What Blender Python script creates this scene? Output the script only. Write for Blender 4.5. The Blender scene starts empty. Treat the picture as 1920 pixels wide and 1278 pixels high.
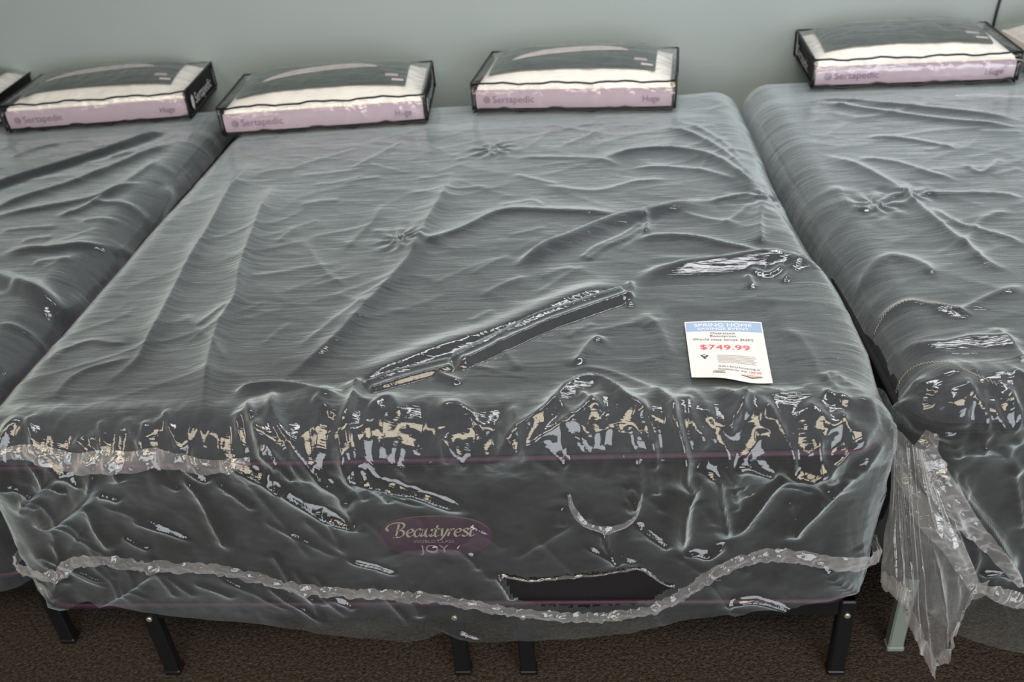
import bpy, math, random
import numpy as np
from mathutils import Vector, Matrix

rnd = random.Random(7)
scene = bpy.context.scene
COL = scene.collection
Z0 = 0.74            # height of the upper tape of the mattresses above the floor
WALL_Y = 2.40

# ------------------------------------------------------------------ helpers
def link(o, parent=None):
    COL.objects.link(o)
    if parent is not None:
        o.parent = parent
    return o

def tag(o, label=None, cat=None, group=None, kind=None):
    if label: o['label'] = label
    if cat: o['category'] = cat
    if group: o['group'] = group
    if kind: o['kind'] = kind
    return o

def empty(name, loc, rz=0.0):
    o = bpy.data.objects.new(name, None)
    o.empty_display_size = 0.1
    o.location = loc
    o.rotation_euler = (0, 0, rz)
    return link(o)

def mesh(name, verts, faces, mat, parent=None, smooth=True):
    me = bpy.data.meshes.new(name)
    v = np.asarray(verts, dtype=np.float32).reshape(-1, 3)
    me.from_pydata(v.tolist(), [], [tuple(int(i) for i in f) for f in faces])
    me.materials.append(mat)
    if smooth:
        me.polygons.foreach_set('use_smooth', [True] * len(me.polygons))
    me.update()
    return link(bpy.data.objects.new(name, me), parent)

def grid_faces(nr, nc, close_c=False):
    i = np.arange(nr - 1)[:, None]
    j = np.arange(nc if close_c else nc - 1)[None, :]
    a = i * nc + j
    b = i * nc + (j + 1) % nc
    return np.stack([a, b, b + nc, a + nc], -1).reshape(-1, 4)

class MB:
    """collects shapes into one mesh"""
    def __init__(self): self.v = []; self.f = []; self.n = 0
    def add(self, v, f):
        v = np.asarray(v, float).reshape(-1, 3)
        self.v.append(v); self.f += [tuple(int(q) + self.n for q in ff) for ff in f]; self.n += len(v)
    def box(self, c, s, bev=0.0):
        x, y, z = [q / 2 for q in s]
        if bev <= 0:
            v = [(sx * x, sy * y, sz * z) for sz in (-1, 1) for sy in (-1, 1) for sx in (-1, 1)]
            f = [(0, 2, 3, 1), (4, 5, 7, 6), (0, 1, 5, 4), (2, 6, 7, 3), (0, 4, 6, 2), (1, 3, 7, 5)]
            self.add(np.array(v) + np.array(c), f); return
        # bevelled bar: rounded outline in the plan of the two short axes, capped
        b = min(bev, x * .9, y * .9, z * .9)
        pts = [(-x, -y + b), (-x + b, -y), (x - b, -y), (x, -y + b), (x, y - b), (x - b, y), (-x + b, y), (-x, y - b)]
        rings = [(-z, 1 - b / max(x, y)), (-z + b, 1), (z - b, 1), (z, 1 - b / max(x, y))]
        v = [(px * k, py * k, zz) for zz, k in rings for px, py in pts]
        f = [tuple(int(q) for q in r) for r in grid_faces(4, 8, True)]
        f += [tuple(range(7, -1, -1)), tuple(range(24, 32))]
        self.add(np.array(v) + np.array(c), f)
    def tube(self, pts, r, n=8, closed=False, flat=1.0):
        p = np.asarray(pts, float); m = len(p)
        if closed: t = np.roll(p, -1, 0) - np.roll(p, 1, 0)
        else: t = np.gradient(p, axis=0)
        t /= np.linalg.norm(t, axis=1, keepdims=True) + 1e-12
        up = np.array([0, 0, 1.0]); v = []
        for k in range(m):
            u = up if abs(t[k] @ up) < .92 else np.array([0, 1.0, 0])
            s = np.cross(t[k], u); s /= np.linalg.norm(s); w = np.cross(s, t[k])
            rr = r[k] if hasattr(r, '__len__') else r
            for q in range(n):
                a = 2 * math.pi * q / n
                v.append(p[k] + rr * (math.cos(a) * s * flat + math.sin(a) * w))
        f = [tuple(x) for x in grid_faces(m, n, True)]
        if closed:
            f += [((m - 1) * n + q, (m - 1) * n + (q + 1) % n, (q + 1) % n, q) for q in range(n)]
        else:
            f += [tuple(range(n - 1, -1, -1)), tuple(range((m - 1) * n, m * n))]
        self.add(v, f)
    def disc(self, c, nrm, r, n=16, h=.004):
        nrm = Vector(nrm).normalized(); q = nrm.to_track_quat('Z', 'Y')
        v = []
        for z, k in ((0, 1), (h * .7, 1), (h, .7)):
            for i in range(n):
                a = 2 * math.pi * i / n
                v.append(Vector(c) + q @ Vector((r * k * math.cos(a), r * k * math.sin(a), z)))
        f = [tuple(x) for x in grid_faces(3, n, True)] + [tuple(range(2 * n, 3 * n))]
        self.add([tuple(x) for x in v], f)
    def build(self, name, mat, parent=None, smooth=True):
        return mesh(name, np.concatenate(self.v), self.f, mat, parent, smooth)

def cat(P, n=8):
    """Catmull-Rom through the rows of P"""
    P = np.asarray(P, float)
    if len(P) == 1: return P
    if len(P) == 2: return np.linspace(P[0], P[1], n + 1)
    Q = np.vstack([2 * P[0] - P[1], P, 2 * P[-1] - P[-2]]); out = []
    for i in range(1, len(Q) - 2):
        t = np.linspace(0, 1, n, endpoint=False)[:, None]
        a, b, c, d = Q[i - 1], Q[i], Q[i + 1], Q[i + 2]
        out.append(.5 * (2 * b + (c - a) * t + (2 * a - 5 * b + 4 * c - d) * t ** 2 + (3 * b - a - 3 * c + d) * t ** 3))
    return np.vstack(out + [P[-1:]])

def sstep(a, b, x):
    t = np.clip((x - a) / (b - a), 0, 1); return t * t * (3 - 2 * t)

# numpy noises -------------------------------------------------------------
def _h(i, j, seed):
    n = (i.astype(np.int64) * 374761393 + j.astype(np.int64) * 668265263 + seed * 69069 + 12345) & 0x7fffffff
    n = ((n ^ (n >> 13)) * 1274126177) & 0x7fffffff
    n = ((n ^ (n >> 15)) * 2246822519) & 0x7fffffff
    return (n & 0xffff) / 65535.0

def vnoise(x, y, seed=0):
    i = np.floor(x); j = np.floor(y); u = x - i; v = y - j
    u = u * u * u * (u * (u * 6 - 15) + 10); v = v * v * v * (v * (v * 6 - 15) + 10)
    a = _h(i, j, seed); b = _h(i + 1, j, seed); c = _h(i, j + 1, seed); d = _h(i + 1, j + 1, seed)
    return (a * (1 - u) + b * u) * (1 - v) + (c * (1 - u) + d * u) * v * 1.0

def facet(x, y, seed=0):
    """piecewise linear noise: flat facets with sharp creases"""
    wx = x + .9 * vnoise(x * .8 + 3.1, y * .8, seed + 11); wy = y + .9 * vnoise(x * .8, y * .8 + 7.7, seed + 12)
    k = wx + wy * .5; l = wy * .8660254
    l2 = l / .8660254
    i = np.floor(k); j = np.floor(l2); u = k - i; v = l2 - j
    a = _h(i, j, seed); b = _h(i + 1, j, seed); c = _h(i, j + 1, seed); d = _h(i + 1, j + 1, seed)
    lo = a + (b - a) * u + (d - b) * v
    up = a + (d - c) * u + (c - a) * v
    return np.where(u > v, lo, up)

def crumple(x, y, cell, seed=0):
    return facet(x / cell, y / cell, seed) * .6 + facet(x / cell * 2.1 + 5, y / cell * 2.1, seed + 3) * .28 + \
        facet(x / cell * 4.3, y / cell * 4.3 + 9, seed + 5) * .12

# ------------------------------------------------------------------ materials
def nt(name):
    m = bpy.data.materials.new(name); m.use_nodes = True
    t = m.node_tree; t.nodes.clear()
    out = t.nodes.new('ShaderNodeOutputMaterial')
    return m, t, out

def N(t, kind, **kw):
    n = t.nodes.new(kind)
    for k, v in kw.items():
        if k in n.inputs: n.inputs[k].default_value = v
        else: setattr(n, k, v)
    return n

def M(t, op, a, b=None):
    n = t.nodes.new('ShaderNodeMath'); n.operation = op
    for q, val in enumerate((a, b)):
        if val is None: continue
        if isinstance(val, (int, float)): n.inputs[q].default_value = val
        else: t.links.new(val, n.inputs[q])
    return n.outputs[0]

def simple(name, col, rough=.6, spec=.3, noise=0.0, nscale=40.0, bump=0.0, bscale=300.0, metal=0.0, sheen=0.0):
    m, t, out = nt(name)
    b = N(t, 'ShaderNodeBsdfPrincipled', Roughness=rough, Metallic=metal)
    b.inputs['Specular IOR Level'].default_value = spec
    b.inputs['Base Color'].default_value = (*col, 1)
    if sheen: b.inputs['Sheen Weight'].default_value = sheen
    tc = N(t, 'ShaderNodeTexCoord')
    if noise:
        nz = N(t, 'ShaderNodeTexNoise', Scale=nscale, Detail=5.0); t.links.new(tc.outputs['Object'], nz.inputs['Vector'])
        mx = N(t, 'ShaderNodeMixRGB', blend_type='MIX')
        mx.inputs[1].default_value = (*[c * (1 - noise) for c in col], 1); mx.inputs[2].default_value = (*[min(1, c * (1 + noise)) for c in col], 1)
        t.links.new(nz.outputs['Fac'], mx.inputs[0]); t.links.new(mx.outputs[0], b.inputs['Base Color'])
    if bump:
        nz = N(t, 'ShaderNodeTexNoise', Scale=bscale, Detail=3.0); t.links.new(tc.outputs['Object'], nz.inputs['Vector'])
        bp = N(t, 'ShaderNodeBump', Strength=bump, Distance=.004); t.links.new(nz.outputs['Fac'], bp.inputs['Height'])
        t.links.new(bp.outputs[0], b.inputs['Normal'])
    t.links.new(b.outputs[0], out.inputs[0])
    return m

def film(name, k=.16, tint=(.74, .8, .8), rough=.06, streak=.5, fine=.3, refl=1.5, cloud=.5, p=2.0):
    """thin polythene: see-through, hazier where the film is seen edge-on, mirror-like glints"""
    m, t, out = nt(name)
    tc = N(t, 'ShaderNodeTexCoord')
    def streaks(rot, sc, seed):
        mp = N(t, 'ShaderNodeMapping'); mp.inputs['Rotation'].default_value = (0, 0, rot); mp.inputs['Scale'].default_value = sc
        mp.inputs['Location'].default_value = (seed, seed * .7, seed * .3)
        t.links.new(tc.outputs['Object'], mp.inputs['Vector'])
        nz = N(t, 'ShaderNodeTexNoise', Scale=1.0, Detail=4.0, Distortion=.6); nz.inputs['Roughness'].default_value = .6
        t.links.new(mp.outputs[0], nz.inputs['Vector'])
        a = M(t, 'ABSOLUTE', M(t, 'SUBTRACT', nz.outputs['Fac'], .5))
        return M(t, 'SUBTRACT', 1.0, M(t, 'MINIMUM', M(t, 'MULTIPLY', a, 9.0), 1.0))     # thin ridge lines
    s1 = streaks(.12, (2.2, 17, 2.5), 1.3); s2 = streaks(-.5, (3.0, 22, 3), 4.1); s3 = streaks(.75, (3, 20, 2), 8.2)
    nz = N(t, 'ShaderNodeTexNoise', Scale=130.0, Detail=3.0); t.links.new(tc.outputs['Object'], nz.inputs['Vector'])
    h = M(t, 'ADD', M(t, 'ADD', s1, M(t, 'MULTIPLY', s2, .7)), M(t, 'MULTIPLY', s3, .6))
    h = M(t, 'ADD', M(t, 'MULTIPLY', h, streak), M(t, 'MULTIPLY', nz.outputs['Fac'], fine))
    bp = N(t, 'ShaderNodeBump', Strength=.55, Distance=.004); t.links.new(h, bp.inputs['Height'])
    lw = N(t, 'ShaderNodeLayerWeight', Blend=.5); t.links.new(bp.outputs[0], lw.inputs['Normal'])
    c = M(t, 'MAXIMUM', M(t, 'SUBTRACT', 1.0, lw.outputs['Facing']), .13)
    cl = N(t, 'ShaderNodeTexNoise', Scale=3.5, Detail=4.0); t.links.new(tc.outputs['Object'], cl.inputs['Vector'])
    kk = M(t, 'MULTIPLY', M(t, 'ADD', M(t, 'MULTIPLY', M(t, 'SUBTRACT', cl.outputs['Fac'], .5), cloud * 2), 1.0), k)
    kk = M(t, 'MULTIPLY', kk, M(t, 'ADD', M(t, 'MULTIPLY', M(t, 'ADD', s1, s2), .22), .85))
    hz = M(t, 'SUBTRACT', 1.0, M(t, 'EXPONENT', M(t, 'MULTIPLY', M(t, 'DIVIDE', kk, M(t, 'POWER', c, p)), -1.0)))
    tr = N(t, 'ShaderNodeBsdfTransparent'); tr.inputs[0].default_value = (.97, .97, .97, 1)
    df = N(t, 'ShaderNodeBsdfDiffuse'); df.inputs[0].default_value = (*tint, 1); t.links.new(bp.outputs[0], df.inputs['Normal'])
    m1 = N(t, 'ShaderNodeMixShader'); t.links.new(hz, m1.inputs[0]); t.links.new(tr.outputs[0], m1.inputs[1]); t.links.new(df.outputs[0], m1.inputs[2])
    fr = M(t, 'ADD', M(t, 'MULTIPLY', M(t, 'POWER', lw.outputs['Facing'], 5.0), .95), .045)
    gl = N(t, 'ShaderNodeBsdfGlossy', Roughness=rough); t.links.new(bp.outputs[0], gl.inputs['Normal'])
    m2 = N(t, 'ShaderNodeMixShader'); t.links.new(M(t, 'MINIMUM', M(t, 'MULTIPLY', fr, refl), .8), m2.inputs[0])
    t.links.new(m1.outputs[0], m2.inputs[1]); t.links.new(gl.outputs[0], m2.inputs[2])
    t.links.new(m2.outputs[0], out.inputs[0])
    return m

MAT = {}
MAT['film'] = film('polythene_film', k=.0162, tint=(.55, .625, .655), streak=.16, fine=.08, refl=1.35, p=3.1)
MAT['hem'] = film('polythene_hem', k=.085, tint=(.66, .65, .67), streak=.2, fine=.4, rough=.07, refl=1.5)
MAT['tail'] = film('polythene_tail', k=.055, tint=(.60, .61, .64), streak=.5, fine=.3, rough=.08, refl=1.8, p=2.0)
MAT['bagfilm'] = film('bag_film', k=.0025, tint=(.9, .9, .9), streak=.5, fine=.2, rough=.05, refl=1.6)
MAT['ticking'] = simple('mattress_ticking', (.024, .026, .034), .85, .2, .35, 60, .5, 500)
MAT['border'] = simple('mattress_border', (.0115, .0105, .0135), .85, .25, .6, 420, .8, 700)
MAT['tape'] = simple('purple_tape', (.024, .008, .022), .5, .3, .2, 80)
MAT['patch'] = simple('purple_label', (.036, .012, .028), .5, .3, .15, 60)
MAT['gold'] = simple('pale_gold_thread', (.27, .245, .20), .45, .5)
MAT['dim'] = simple('dim_thread', (.20, .15, .19), .5, .4)
MAT['steel'] = simple('black_steel', (.006, .006, .007), .42, .4)
MAT['legpale'] = simple('grey_green_steel', (.16, .19, .17), .45, .4)
MAT['bolt'] = simple('zinc_bolt', (.55, .53, .40), .35, .6, metal=.8)
MAT['white'] = simple('white_cotton', (.90, .86, .80), .85, .2, .05, 30, .15, 90)
MAT['cream'] = simple('cream_cotton', (.62, .57, .51), .85, .2, .06, 25, .2, 60)
MAT['card'] = simple('printed_card', (.055, .068, .064), .3, .5, .45, 14)
MAT['swoosh'] = simple('pale_print', (.62, .54, .53), .5, .3)
MAT['lav'] = simple('lavender_band', (.46, .37, .44), .55, .3, .08, 20)
MAT['lavtext'] = simple('mauve_print', (.22, .15, .22), .55, .3)
MAT['mesh'] = simple('black_mesh', (.008, .008, .009), .6, .3, .3, 400)
MAT['piping'] = simple('black_piping', (.006, .006, .006), .4, .4)
MAT['print'] = simple('white_print', (.55, .55, .55), .6, .3)
MAT['paper'] = simple('white_paper', (.66, .675, .70), .7, .2)
MAT['blue'] = simple('light_blue_print', (.30, .41, .62), .6, .2)
MAT['paperwhite'] = simple('white_letters', (.92, .92, .94), .6, .2)
MAT['ink'] = simple('dark_ink', (.10, .075, .08), .6, .2)
MAT['red'] = simple('red_ink', (.72, .10, .14), .6, .2)
MAT['faint'] = simple('faint_ink', (.46, .40, .38), .6, .2)
MAT['sage'] = simple('grey_green_ink', (.33, .36, .30), .6, .2)
MAT['cord'] = simple('black_rubber', (.008, .008, .012), .5, .4)

# ------------------------------------------------------------------ room shell
def wall_material():
    m, t, out = nt('painted_wall')
    tc = N(t, 'ShaderNodeTexCoord')
    nz = N(t, 'ShaderNodeTexNoise', Scale=2.2, Detail=3.0); t.links.new(tc.outputs['Object'], nz.inputs['Vector'])
    mx = N(t, 'ShaderNodeMixRGB'); mx.inputs[1].default_value = (.275, .320, .312, 1); mx.inputs[2].default_value = (.30, .342, .345, 1)
    t.links.new(nz.outputs['Fac'], mx.inputs[0])
    b = N(t, 'ShaderNodeBsdfPrincipled', Roughness=.7); t.links.new(mx.outputs[0], b.inputs['Base Color'])
    n2 = N(t, 'ShaderNodeTexNoise', Scale=160.0, Detail=2.0); t.links.new(tc.outputs['Object'], n2.inputs['Vector'])
    bp = N(t, 'ShaderNodeBump', Strength=.15, Distance=.002); t.links.new(n2.outputs['Fac'], bp.inputs['Height']); t.links.new(bp.outputs[0], b.inputs['Normal'])
    t.links.new(b.outputs[0], out.inputs[0]); return m

def carpet_material():
    m, t, out = nt('loop_carpet')
    tc = N(t, 'ShaderNodeTexCoord')
    v = N(t, 'ShaderNodeTexVoronoi', Scale=190.0); t.links.new(tc.outputs['Object'], v.inputs['Vector'])
    nz = N(t, 'ShaderNodeTexNoise', Scale=110.0, Detail=4.0); t.links.new(tc.outputs['Object'], nz.inputs['Vector'])
    r = N(t, 'ShaderNodeValToRGB'); e = r.color_ramp.elements
    e[0].position = .32; e[0].color = (.018, .0145, .012, 1); e[1].position = .68; e[1].color = (.062, .050, .042, 1)
    t.links.new(nz.outputs['Fac'], r.inputs[0])
    b = N(t, 'ShaderNodeBsdfPrincipled', Roughness=.95); b.inputs['Specular IOR Level'].default_value = .1
    t.links.new(r.outputs[0], b.inputs['Base Color'])
    bp = N(t, 'ShaderNodeBump', Strength=.8, Distance=.004, invert=True); t.links.new(v.outputs['Distance'], bp.inputs['Height']); t.links.new(bp.outputs[0], b.inputs['Normal'])
    t.links.new(b.outputs[0], out.inputs[0]); return m

mb = MB(); mb.box((0, WALL_Y + .06, 1.6), (9, .12, 3.2)); tag(mb.build('wall_back', wall_material(), smooth=False), kind='structure')
mb = MB(); mb.box((0, -.8, -.03), (9, 6.5, .06)); tag(mb.build('floor', carpet_material(), smooth=False), kind='structure')

# ------------------------------------------------------------------ the wrapped box
class Wrap:
    """a flat sheet (x, s) folded over a box with rounded edges; s runs head to foot and on down the front"""
    def __init__(self, W, L, zt, r): self.W, self.L, self.zt, self.r = W, L, zt, r
    def base(self, xf, s):
        W, L, zt, r = self.W, self.L, self.zt, self.r; hp = math.pi / 2
        sg = np.where(xf < 0, -1.0, 1.0); ax = np.abs(xf)
        a = np.clip((ax - (W - r)) / r, 0, hp); ext = np.maximum(ax - (W - r) - r * hp, 0); xc = np.minimum(ax, W - r)
        b = np.clip((r - s) / r, 0, hp); drop = np.maximum(r - s - r * hp, 0)
        c = np.clip((s - (L - r)) / r, 0, hp); drop = drop + np.maximum(s - (L - r) - r * hp, 0)
        th = b - c                                  # signed: + front, - rear
        n = np.stack([sg * np.sin(a), -np.cos(a) * np.sin(th), np.cos(a) * np.cos(th)], -1)
        P = np.stack([sg * xc, np.clip(s, r, L - r), np.full_like(xf, zt - r)], -1) + r * n
        P[..., 1] += ext * np.sin(th); P[..., 2] -= ext * np.cos(th) + drop
        return P, n, drop

R_ = .09; ZT = .07; HP = math.pi / 2
S_ARC = R_ - R_ * HP            # s where the front becomes vertical

def poly_dist(X, S, pts):
    """unsigned distance, signed side, arc fraction to a polyline"""
    d = np.full(X.shape, 9.0); sd = np.zeros(X.shape); tt = np.zeros(X.shape)
    seg = np.linalg.norm(np.diff(pts, axis=0), axis=1); cum = np.concatenate([[0], np.cumsum(seg)]); tot = cum[-1] + 1e-9
    for i in range(len(pts) - 1):
        a = pts[i]; e = pts[i + 1] - a; l2 = e @ e + 1e-12
        t = np.clip(((X - a[0]) * e[0] + (S - a[1]) * e[1]) / l2, 0, 1)
        dx = X - a[0] - t * e[0]; dy = S - a[1] - t * e[1]; q = np.sqrt(dx * dx + dy * dy)
        m = q < d
        d = np.where(m, q, d); sd = np.where(m, np.sign(e[0] * dy - e[1] * dx), sd); tt = np.where(m, (cum[i] + t * seg[i]) / tot, tt)
    return d, sd, tt

def add_features(D, X, S, feats):
    for f in feats:
        kind, pts, h, w = f[0], cat(f[1], 5), f[2], f[3]
        w2 = f[4] if len(f) > 4 else w
        rr = 5 * max(w, w2)
        m = (X > pts[:, 0].min() - rr) & (X < pts[:, 0].max() + rr) & (S > pts[:, 1].min() - rr) & (S < pts[:, 1].max() + rr)
        if not m.any(): continue
        d, sd, t = poly_dist(X[m], S[m], pts)
        tap = sstep(0, .18, t) * sstep(0, .18, 1 - t)
        if kind == 'r':                              # pinched ridge, its two flanks may differ
            ww = np.where(sd >= 0, w, w2); e = .09 * ww
            v = np.exp(-(np.sqrt(d * d + e * e) - e) / ww)
        elif kind == 'g':                            # soft roll
            ww = np.where(sd >= 0, w, w2); v = np.exp(-(d / ww) ** 2)
        elif kind == 'p':                            # flattened tube with two crisp edges
            v = 1 - sstep(w - w2, w + w2, d); tap = sstep(0, .04, t) * sstep(0, .04, 1 - t)
            v = v * (1 - .25 * np.exp(-(d / (w * .5)) ** 2))
        elif kind == 'c':                            # pucker: pleats radiating from a point
            c = pts[0]; dx = X[m] - c[0]; dy = S[m] - c[1]; q = np.sqrt(dx * dx + dy * dy); an = np.arctan2(dy, dx)
            v = np.exp(-q / w) * (.5 + .5 * np.cos(an * w2 + 3 * vnoise(q * 40, an, 3))) * sstep(0, .012, q); tap = 1
        D[m] += h * v * tap
    return D

def inside(poly, X, S):
    r = np.zeros(X.shape, bool); n = len(poly); j = n - 1
    for i in range(n):
        xi, yi = poly[i]; xj, yj = poly[j]
        c = ((yi > S) != (yj > S)) & (X < (xj - xi) * (S - yi) / (yj - yi + 1e-12) + xi)
        r ^= c; j = i
    return r

class Cover:
    def __init__(self, W, L, feats, hem, flats, seed, side=None, amp=1.0, crease=1.0):
        self.w = Wrap(W, L, ZT + .006, R_ + .006); self.feats, self.flats, self.seed, self.side, self.amp = feats, flats, seed, side, amp
        self.hem = np.array(hem)
        g = random.Random(seed); ex = []
        for k in range(int(70 * crease)):                  # long hairline creases across the top
            x, q, an, ln = g.uniform(-.9, .9), g.uniform(.2, L - .1), g.gauss(.25, .5), g.uniform(.10, .32)
            ex.append(('r', [(x, q), (x + ln * .5 * math.cos(an), q + ln * .5 * math.sin(an) + g.uniform(-.01, .01)), (x + ln * math.cos(an), q + ln * math.sin(an))], g.uniform(.001, .003), g.uniform(.005, .011), g.uniform(.012, .024)))
        for k in range(int(75 * crease)):                  # sharp little creases on the shoulder
            x, q, an, ln = g.uniform(-.95, .95), g.gauss(.03, .06), g.choice((1, -1)) * g.uniform(.5, 1.5), g.uniform(.04, .12)
            ex.append(('r', [(x, q), (x + ln * math.cos(an), q - ln * abs(math.sin(an)))], g.uniform(.005, .013), g.uniform(.005, .009), g.uniform(.007, .014)))
        for k in range(int(55 * crease)):                  # pulls down the front
            x, q, an, ln = g.uniform(-.95, .95), g.uniform(-.42, -.05), g.choice((1, -1)) * g.uniform(.4, 1.4), g.uniform(.06, .22)
            ex.append(('r', [(x, q), (x + ln * .5 * math.cos(an) + g.uniform(-.01, .01), q - ln * .5 * abs(math.sin(an))), (x + ln * math.cos(an), q - ln * abs(math.sin(an)))], g.uniform(.003, .010), g.uniform(.004, .008), g.uniform(.007, .014)))
        self.feats = list(feats) + ex
    def H(self, x): return np.interp(x, self.hem[:, 0], self.hem[:, 1])
    def ev(self, X, S, lift=0.0):
        P, n, drop = self.w.base(X, S); sd = self.seed
        fd = np.where(S < .2, drop, 0)
        # general slackness of the film
        D = .004 + .005 * vnoise(X * 1.7, S * 1.9, sd) + .0020 * (1 - np.abs(2 * vnoise(X * 2.2 + S * 2.5, S * 5 - X * 2.8, sd + 1) - 1)) ** 5 \
            + .0008 * (1 - np.abs(2 * vnoise(X * 6 - S * 3, S * 13 + X * 6, sd + 2) - 1)) ** 4
        topmask = sstep(.10, .22, S)
        D = D * (.5 + .5 * topmask) * self.amp
        # crumpled shoulder along the foot end
        sh = np.exp(-((S - .00) / .085) ** 2) * (.35 + .9 * vnoise(X * 6 + 3, S * 0 + 2.5, sd + 7))
        D = D + sh * (.044 * crumple(X, S, .095, sd + 20) + .014 * crumple(X * 1.5, S * .8, .030, sd + 25) + .004 * crumple(X, S, .016, sd + 27))
        fr = sstep(.02, -.10, S)
        D = D + fr * (.011 * crumple(X * 1.25, S * .55, .12, sd + 30) + .004 * crumple(X, S, .05, sd + 33) + .0022 * crumple(X, S, .028, sd + 36))
        D = add_features(D, X, S, self.feats)
        for (cx, cs, rx, rs) in self.flats:          # pressed flat under things that lie on it
            q = np.maximum(np.abs(X - cx) / rx, np.abs(S - cs) / rs); D = .003 + (D - .003) * sstep(.85, 1.25, q)
        D = np.maximum(D, .0025)
        # the front hangs loose and kicks out under the mattress
        fa = 1 - .65 * np.clip((np.abs(X) - (self.w.W - R_)) / (R_ * HP), 0, 1)
        D = D + fa * sstep(0, .5, fd) * .022 + fa * sstep(.40, .60, fd) * .030 * (.4 + 1.2 * vnoise(X * 4.5, S * 0 + 1, sd + 9))
        # loose sides
        ax = np.abs(X); a = np.clip((ax - (self.w.W - R_)) / R_, 0, HP); D = D * (1 - .62 * a / HP)
        if self.side is not None:
            D = D + (a / HP) * np.where(X > 0, np.interp(S, self.side[0][0], self.side[0][1]), np.interp(S, self.side[1][0], self.side[1][1]))
        D = D + (a / HP) * .006 * vnoise(S * 4, X * 2, sd + 13)
        return P + n * (D + lift)[..., None], n
    def build(self, name, mat, parent, hole=None, dx=.0055, top_step=.0075, front_step=.0042):
        w = self.w; W, L, r = w.W, w.L, w.r
        inner = np.linspace(-(W - r), W - r, int(2 * (W - r) / dx)); arc = np.linspace(0, r * HP, 14)[1:]; ke = 12
        top = np.concatenate([np.linspace(L - r + r * HP + .25, L - r + r * HP, 8)[:-1], np.linspace(L - r + r * HP, L - r, 10)[:-1],
                              np.arange(L - r, .36, -top_step), np.arange(.36, w.r - w.r * HP, -front_step)])
        s0 = w.r - w.r * HP
        nt_ = len(top); tdrop = np.linspace(0, 1, 136)
        S = []; X = []
        for k in range(nt_ + len(tdrop)):
            s = top[k] if k < nt_ else s0
            b = np.clip((r - s) / r, 0, HP) / HP
            E = .40 * (1 - b) + .05 * b
            e = np.linspace(0, E, ke + 1)[1:]
            xr = np.concatenate([W - r + arc, W - r + r * HP + e]); X.append(np.concatenate([-xr[::-1], inner, xr]))
            if k < nt_: S.append(np.full(len(X[-1]), s))
            else: S.append(s0 - tdrop[k - nt_] * self.H(X[-1]))
        X = np.array(X); S = np.array(S)
        P, n = self.ev(X, S)
        F = grid_faces(*X.shape)
        if hole is not None:
            cx = X.reshape(-1)[F].mean(1); cs = S.reshape(-1)[F].mean(1)
            j = (vnoise(cx * 160, cs * 160, 5) - .5) * .012
            F = F[~inside(hole, cx, cs + j)]
        return mesh(name, P.reshape(-1, 3), F[:, ::-1], mat, parent)
    def ribbon(self, name, pts, half, mat, parent, lift=.007, crinkle=.004, n=7, cell=.018, seed=1, ragged=0.0):
        c = cat(pts, 14); t = np.gradient(c, axis=0); t /= np.linalg.norm(t, axis=1, keepdims=True) + 1e-9
        q = np.stack([-t[:, 1], t[:, 0]], -1)
        hw = half if hasattr(half, '__len__') else [half, half]
        hw = np.interp(np.linspace(0, 1, len(c)), np.linspace(0, 1, len(hw)), hw)
        off = np.linspace(-1, 1, n)
        X = c[:, 0][:, None] + q[:, 0][:, None] * off * hw[:, None]; S = c[:, 1][:, None] + q[:, 1][:, None] * off * hw[:, None]
        if ragged:
            k = (vnoise(c[:, 0] * 90, c[:, 1] * 90, seed) - .5) * ragged
            X[:, -1] += q[:, 0] * k; S[:, -1] += q[:, 1] * k
        cr = crinkle * (crumple(X, S, cell, seed) * 2) + .004 * (1 - np.abs(off))[None, :]
        P, nn = self.ev(X, S, lift + cr)
        return mesh(name, P.reshape(-1, 3), grid_faces(*X.shape), mat, parent)

# ------------------------------------------------------------------ lettering
def text_shape(body, size, width=None, shear=0.0, depth=0.0006, align='CENTER'):
    cu = bpy.data.curves.new('lettering', 'FONT'); cu.body = body; cu.size = size; cu.shear = shear; cu.extrude = depth; cu.resolution_u = 4
    cu.align_x = align; cu.align_y = 'CENTER'
    o = bpy.data.objects.new('lettering', cu); COL.objects.link(o)
    bpy.context.view_layer.update()
    me = bpy.data.meshes.new_from_object(o.evaluated_get(bpy.context.evaluated_depsgraph_get()))
    COL.objects.unlink(o); bpy.data.objects.remove(o)
    v = np.array([tuple(q.co) for q in me.vertices]); f = [tuple(p.vertices) for p in me.polygons]
    bpy.data.meshes.remove(me)
    if width:
        k = width / (v[:, 0].max() - v[:, 0].min()); v[:, 0] *= k
    return v, f

def nib_strokes(strokes, nib=.06, ang=.7, thin=.018):
    """broad-nib letters: each stroke a polyline, swept by a slanted nib"""
    mb = MB(); nx, ny = math.cos(ang) * nib, math.sin(ang) * nib
    for st in strokes:
        p = cat(st, 8)
        t = np.gradient(p, axis=0); t /= np.linalg.norm(t, axis=1, keepdims=True) + 1e-9
        q = np.stack([-t[:, 1], t[:, 0]], -1)
        wd = thin + np.abs(q[:, 0] * nx + q[:, 1] * ny)
        a = p + q * wd[:, None] / 2; b = p - q * wd[:, None] / 2
        v = np.concatenate([np.stack([a[:, 0], a[:, 1], np.zeros(len(p))], -1), np.stack([b[:, 0], b[:, 1], np.zeros(len(p))], -1)])
        m = len(p); mb.add(v, [(i, m + i, m + i + 1, i + 1) for i in range(m - 1)])
    return np.concatenate(mb.v), mb.f

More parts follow.
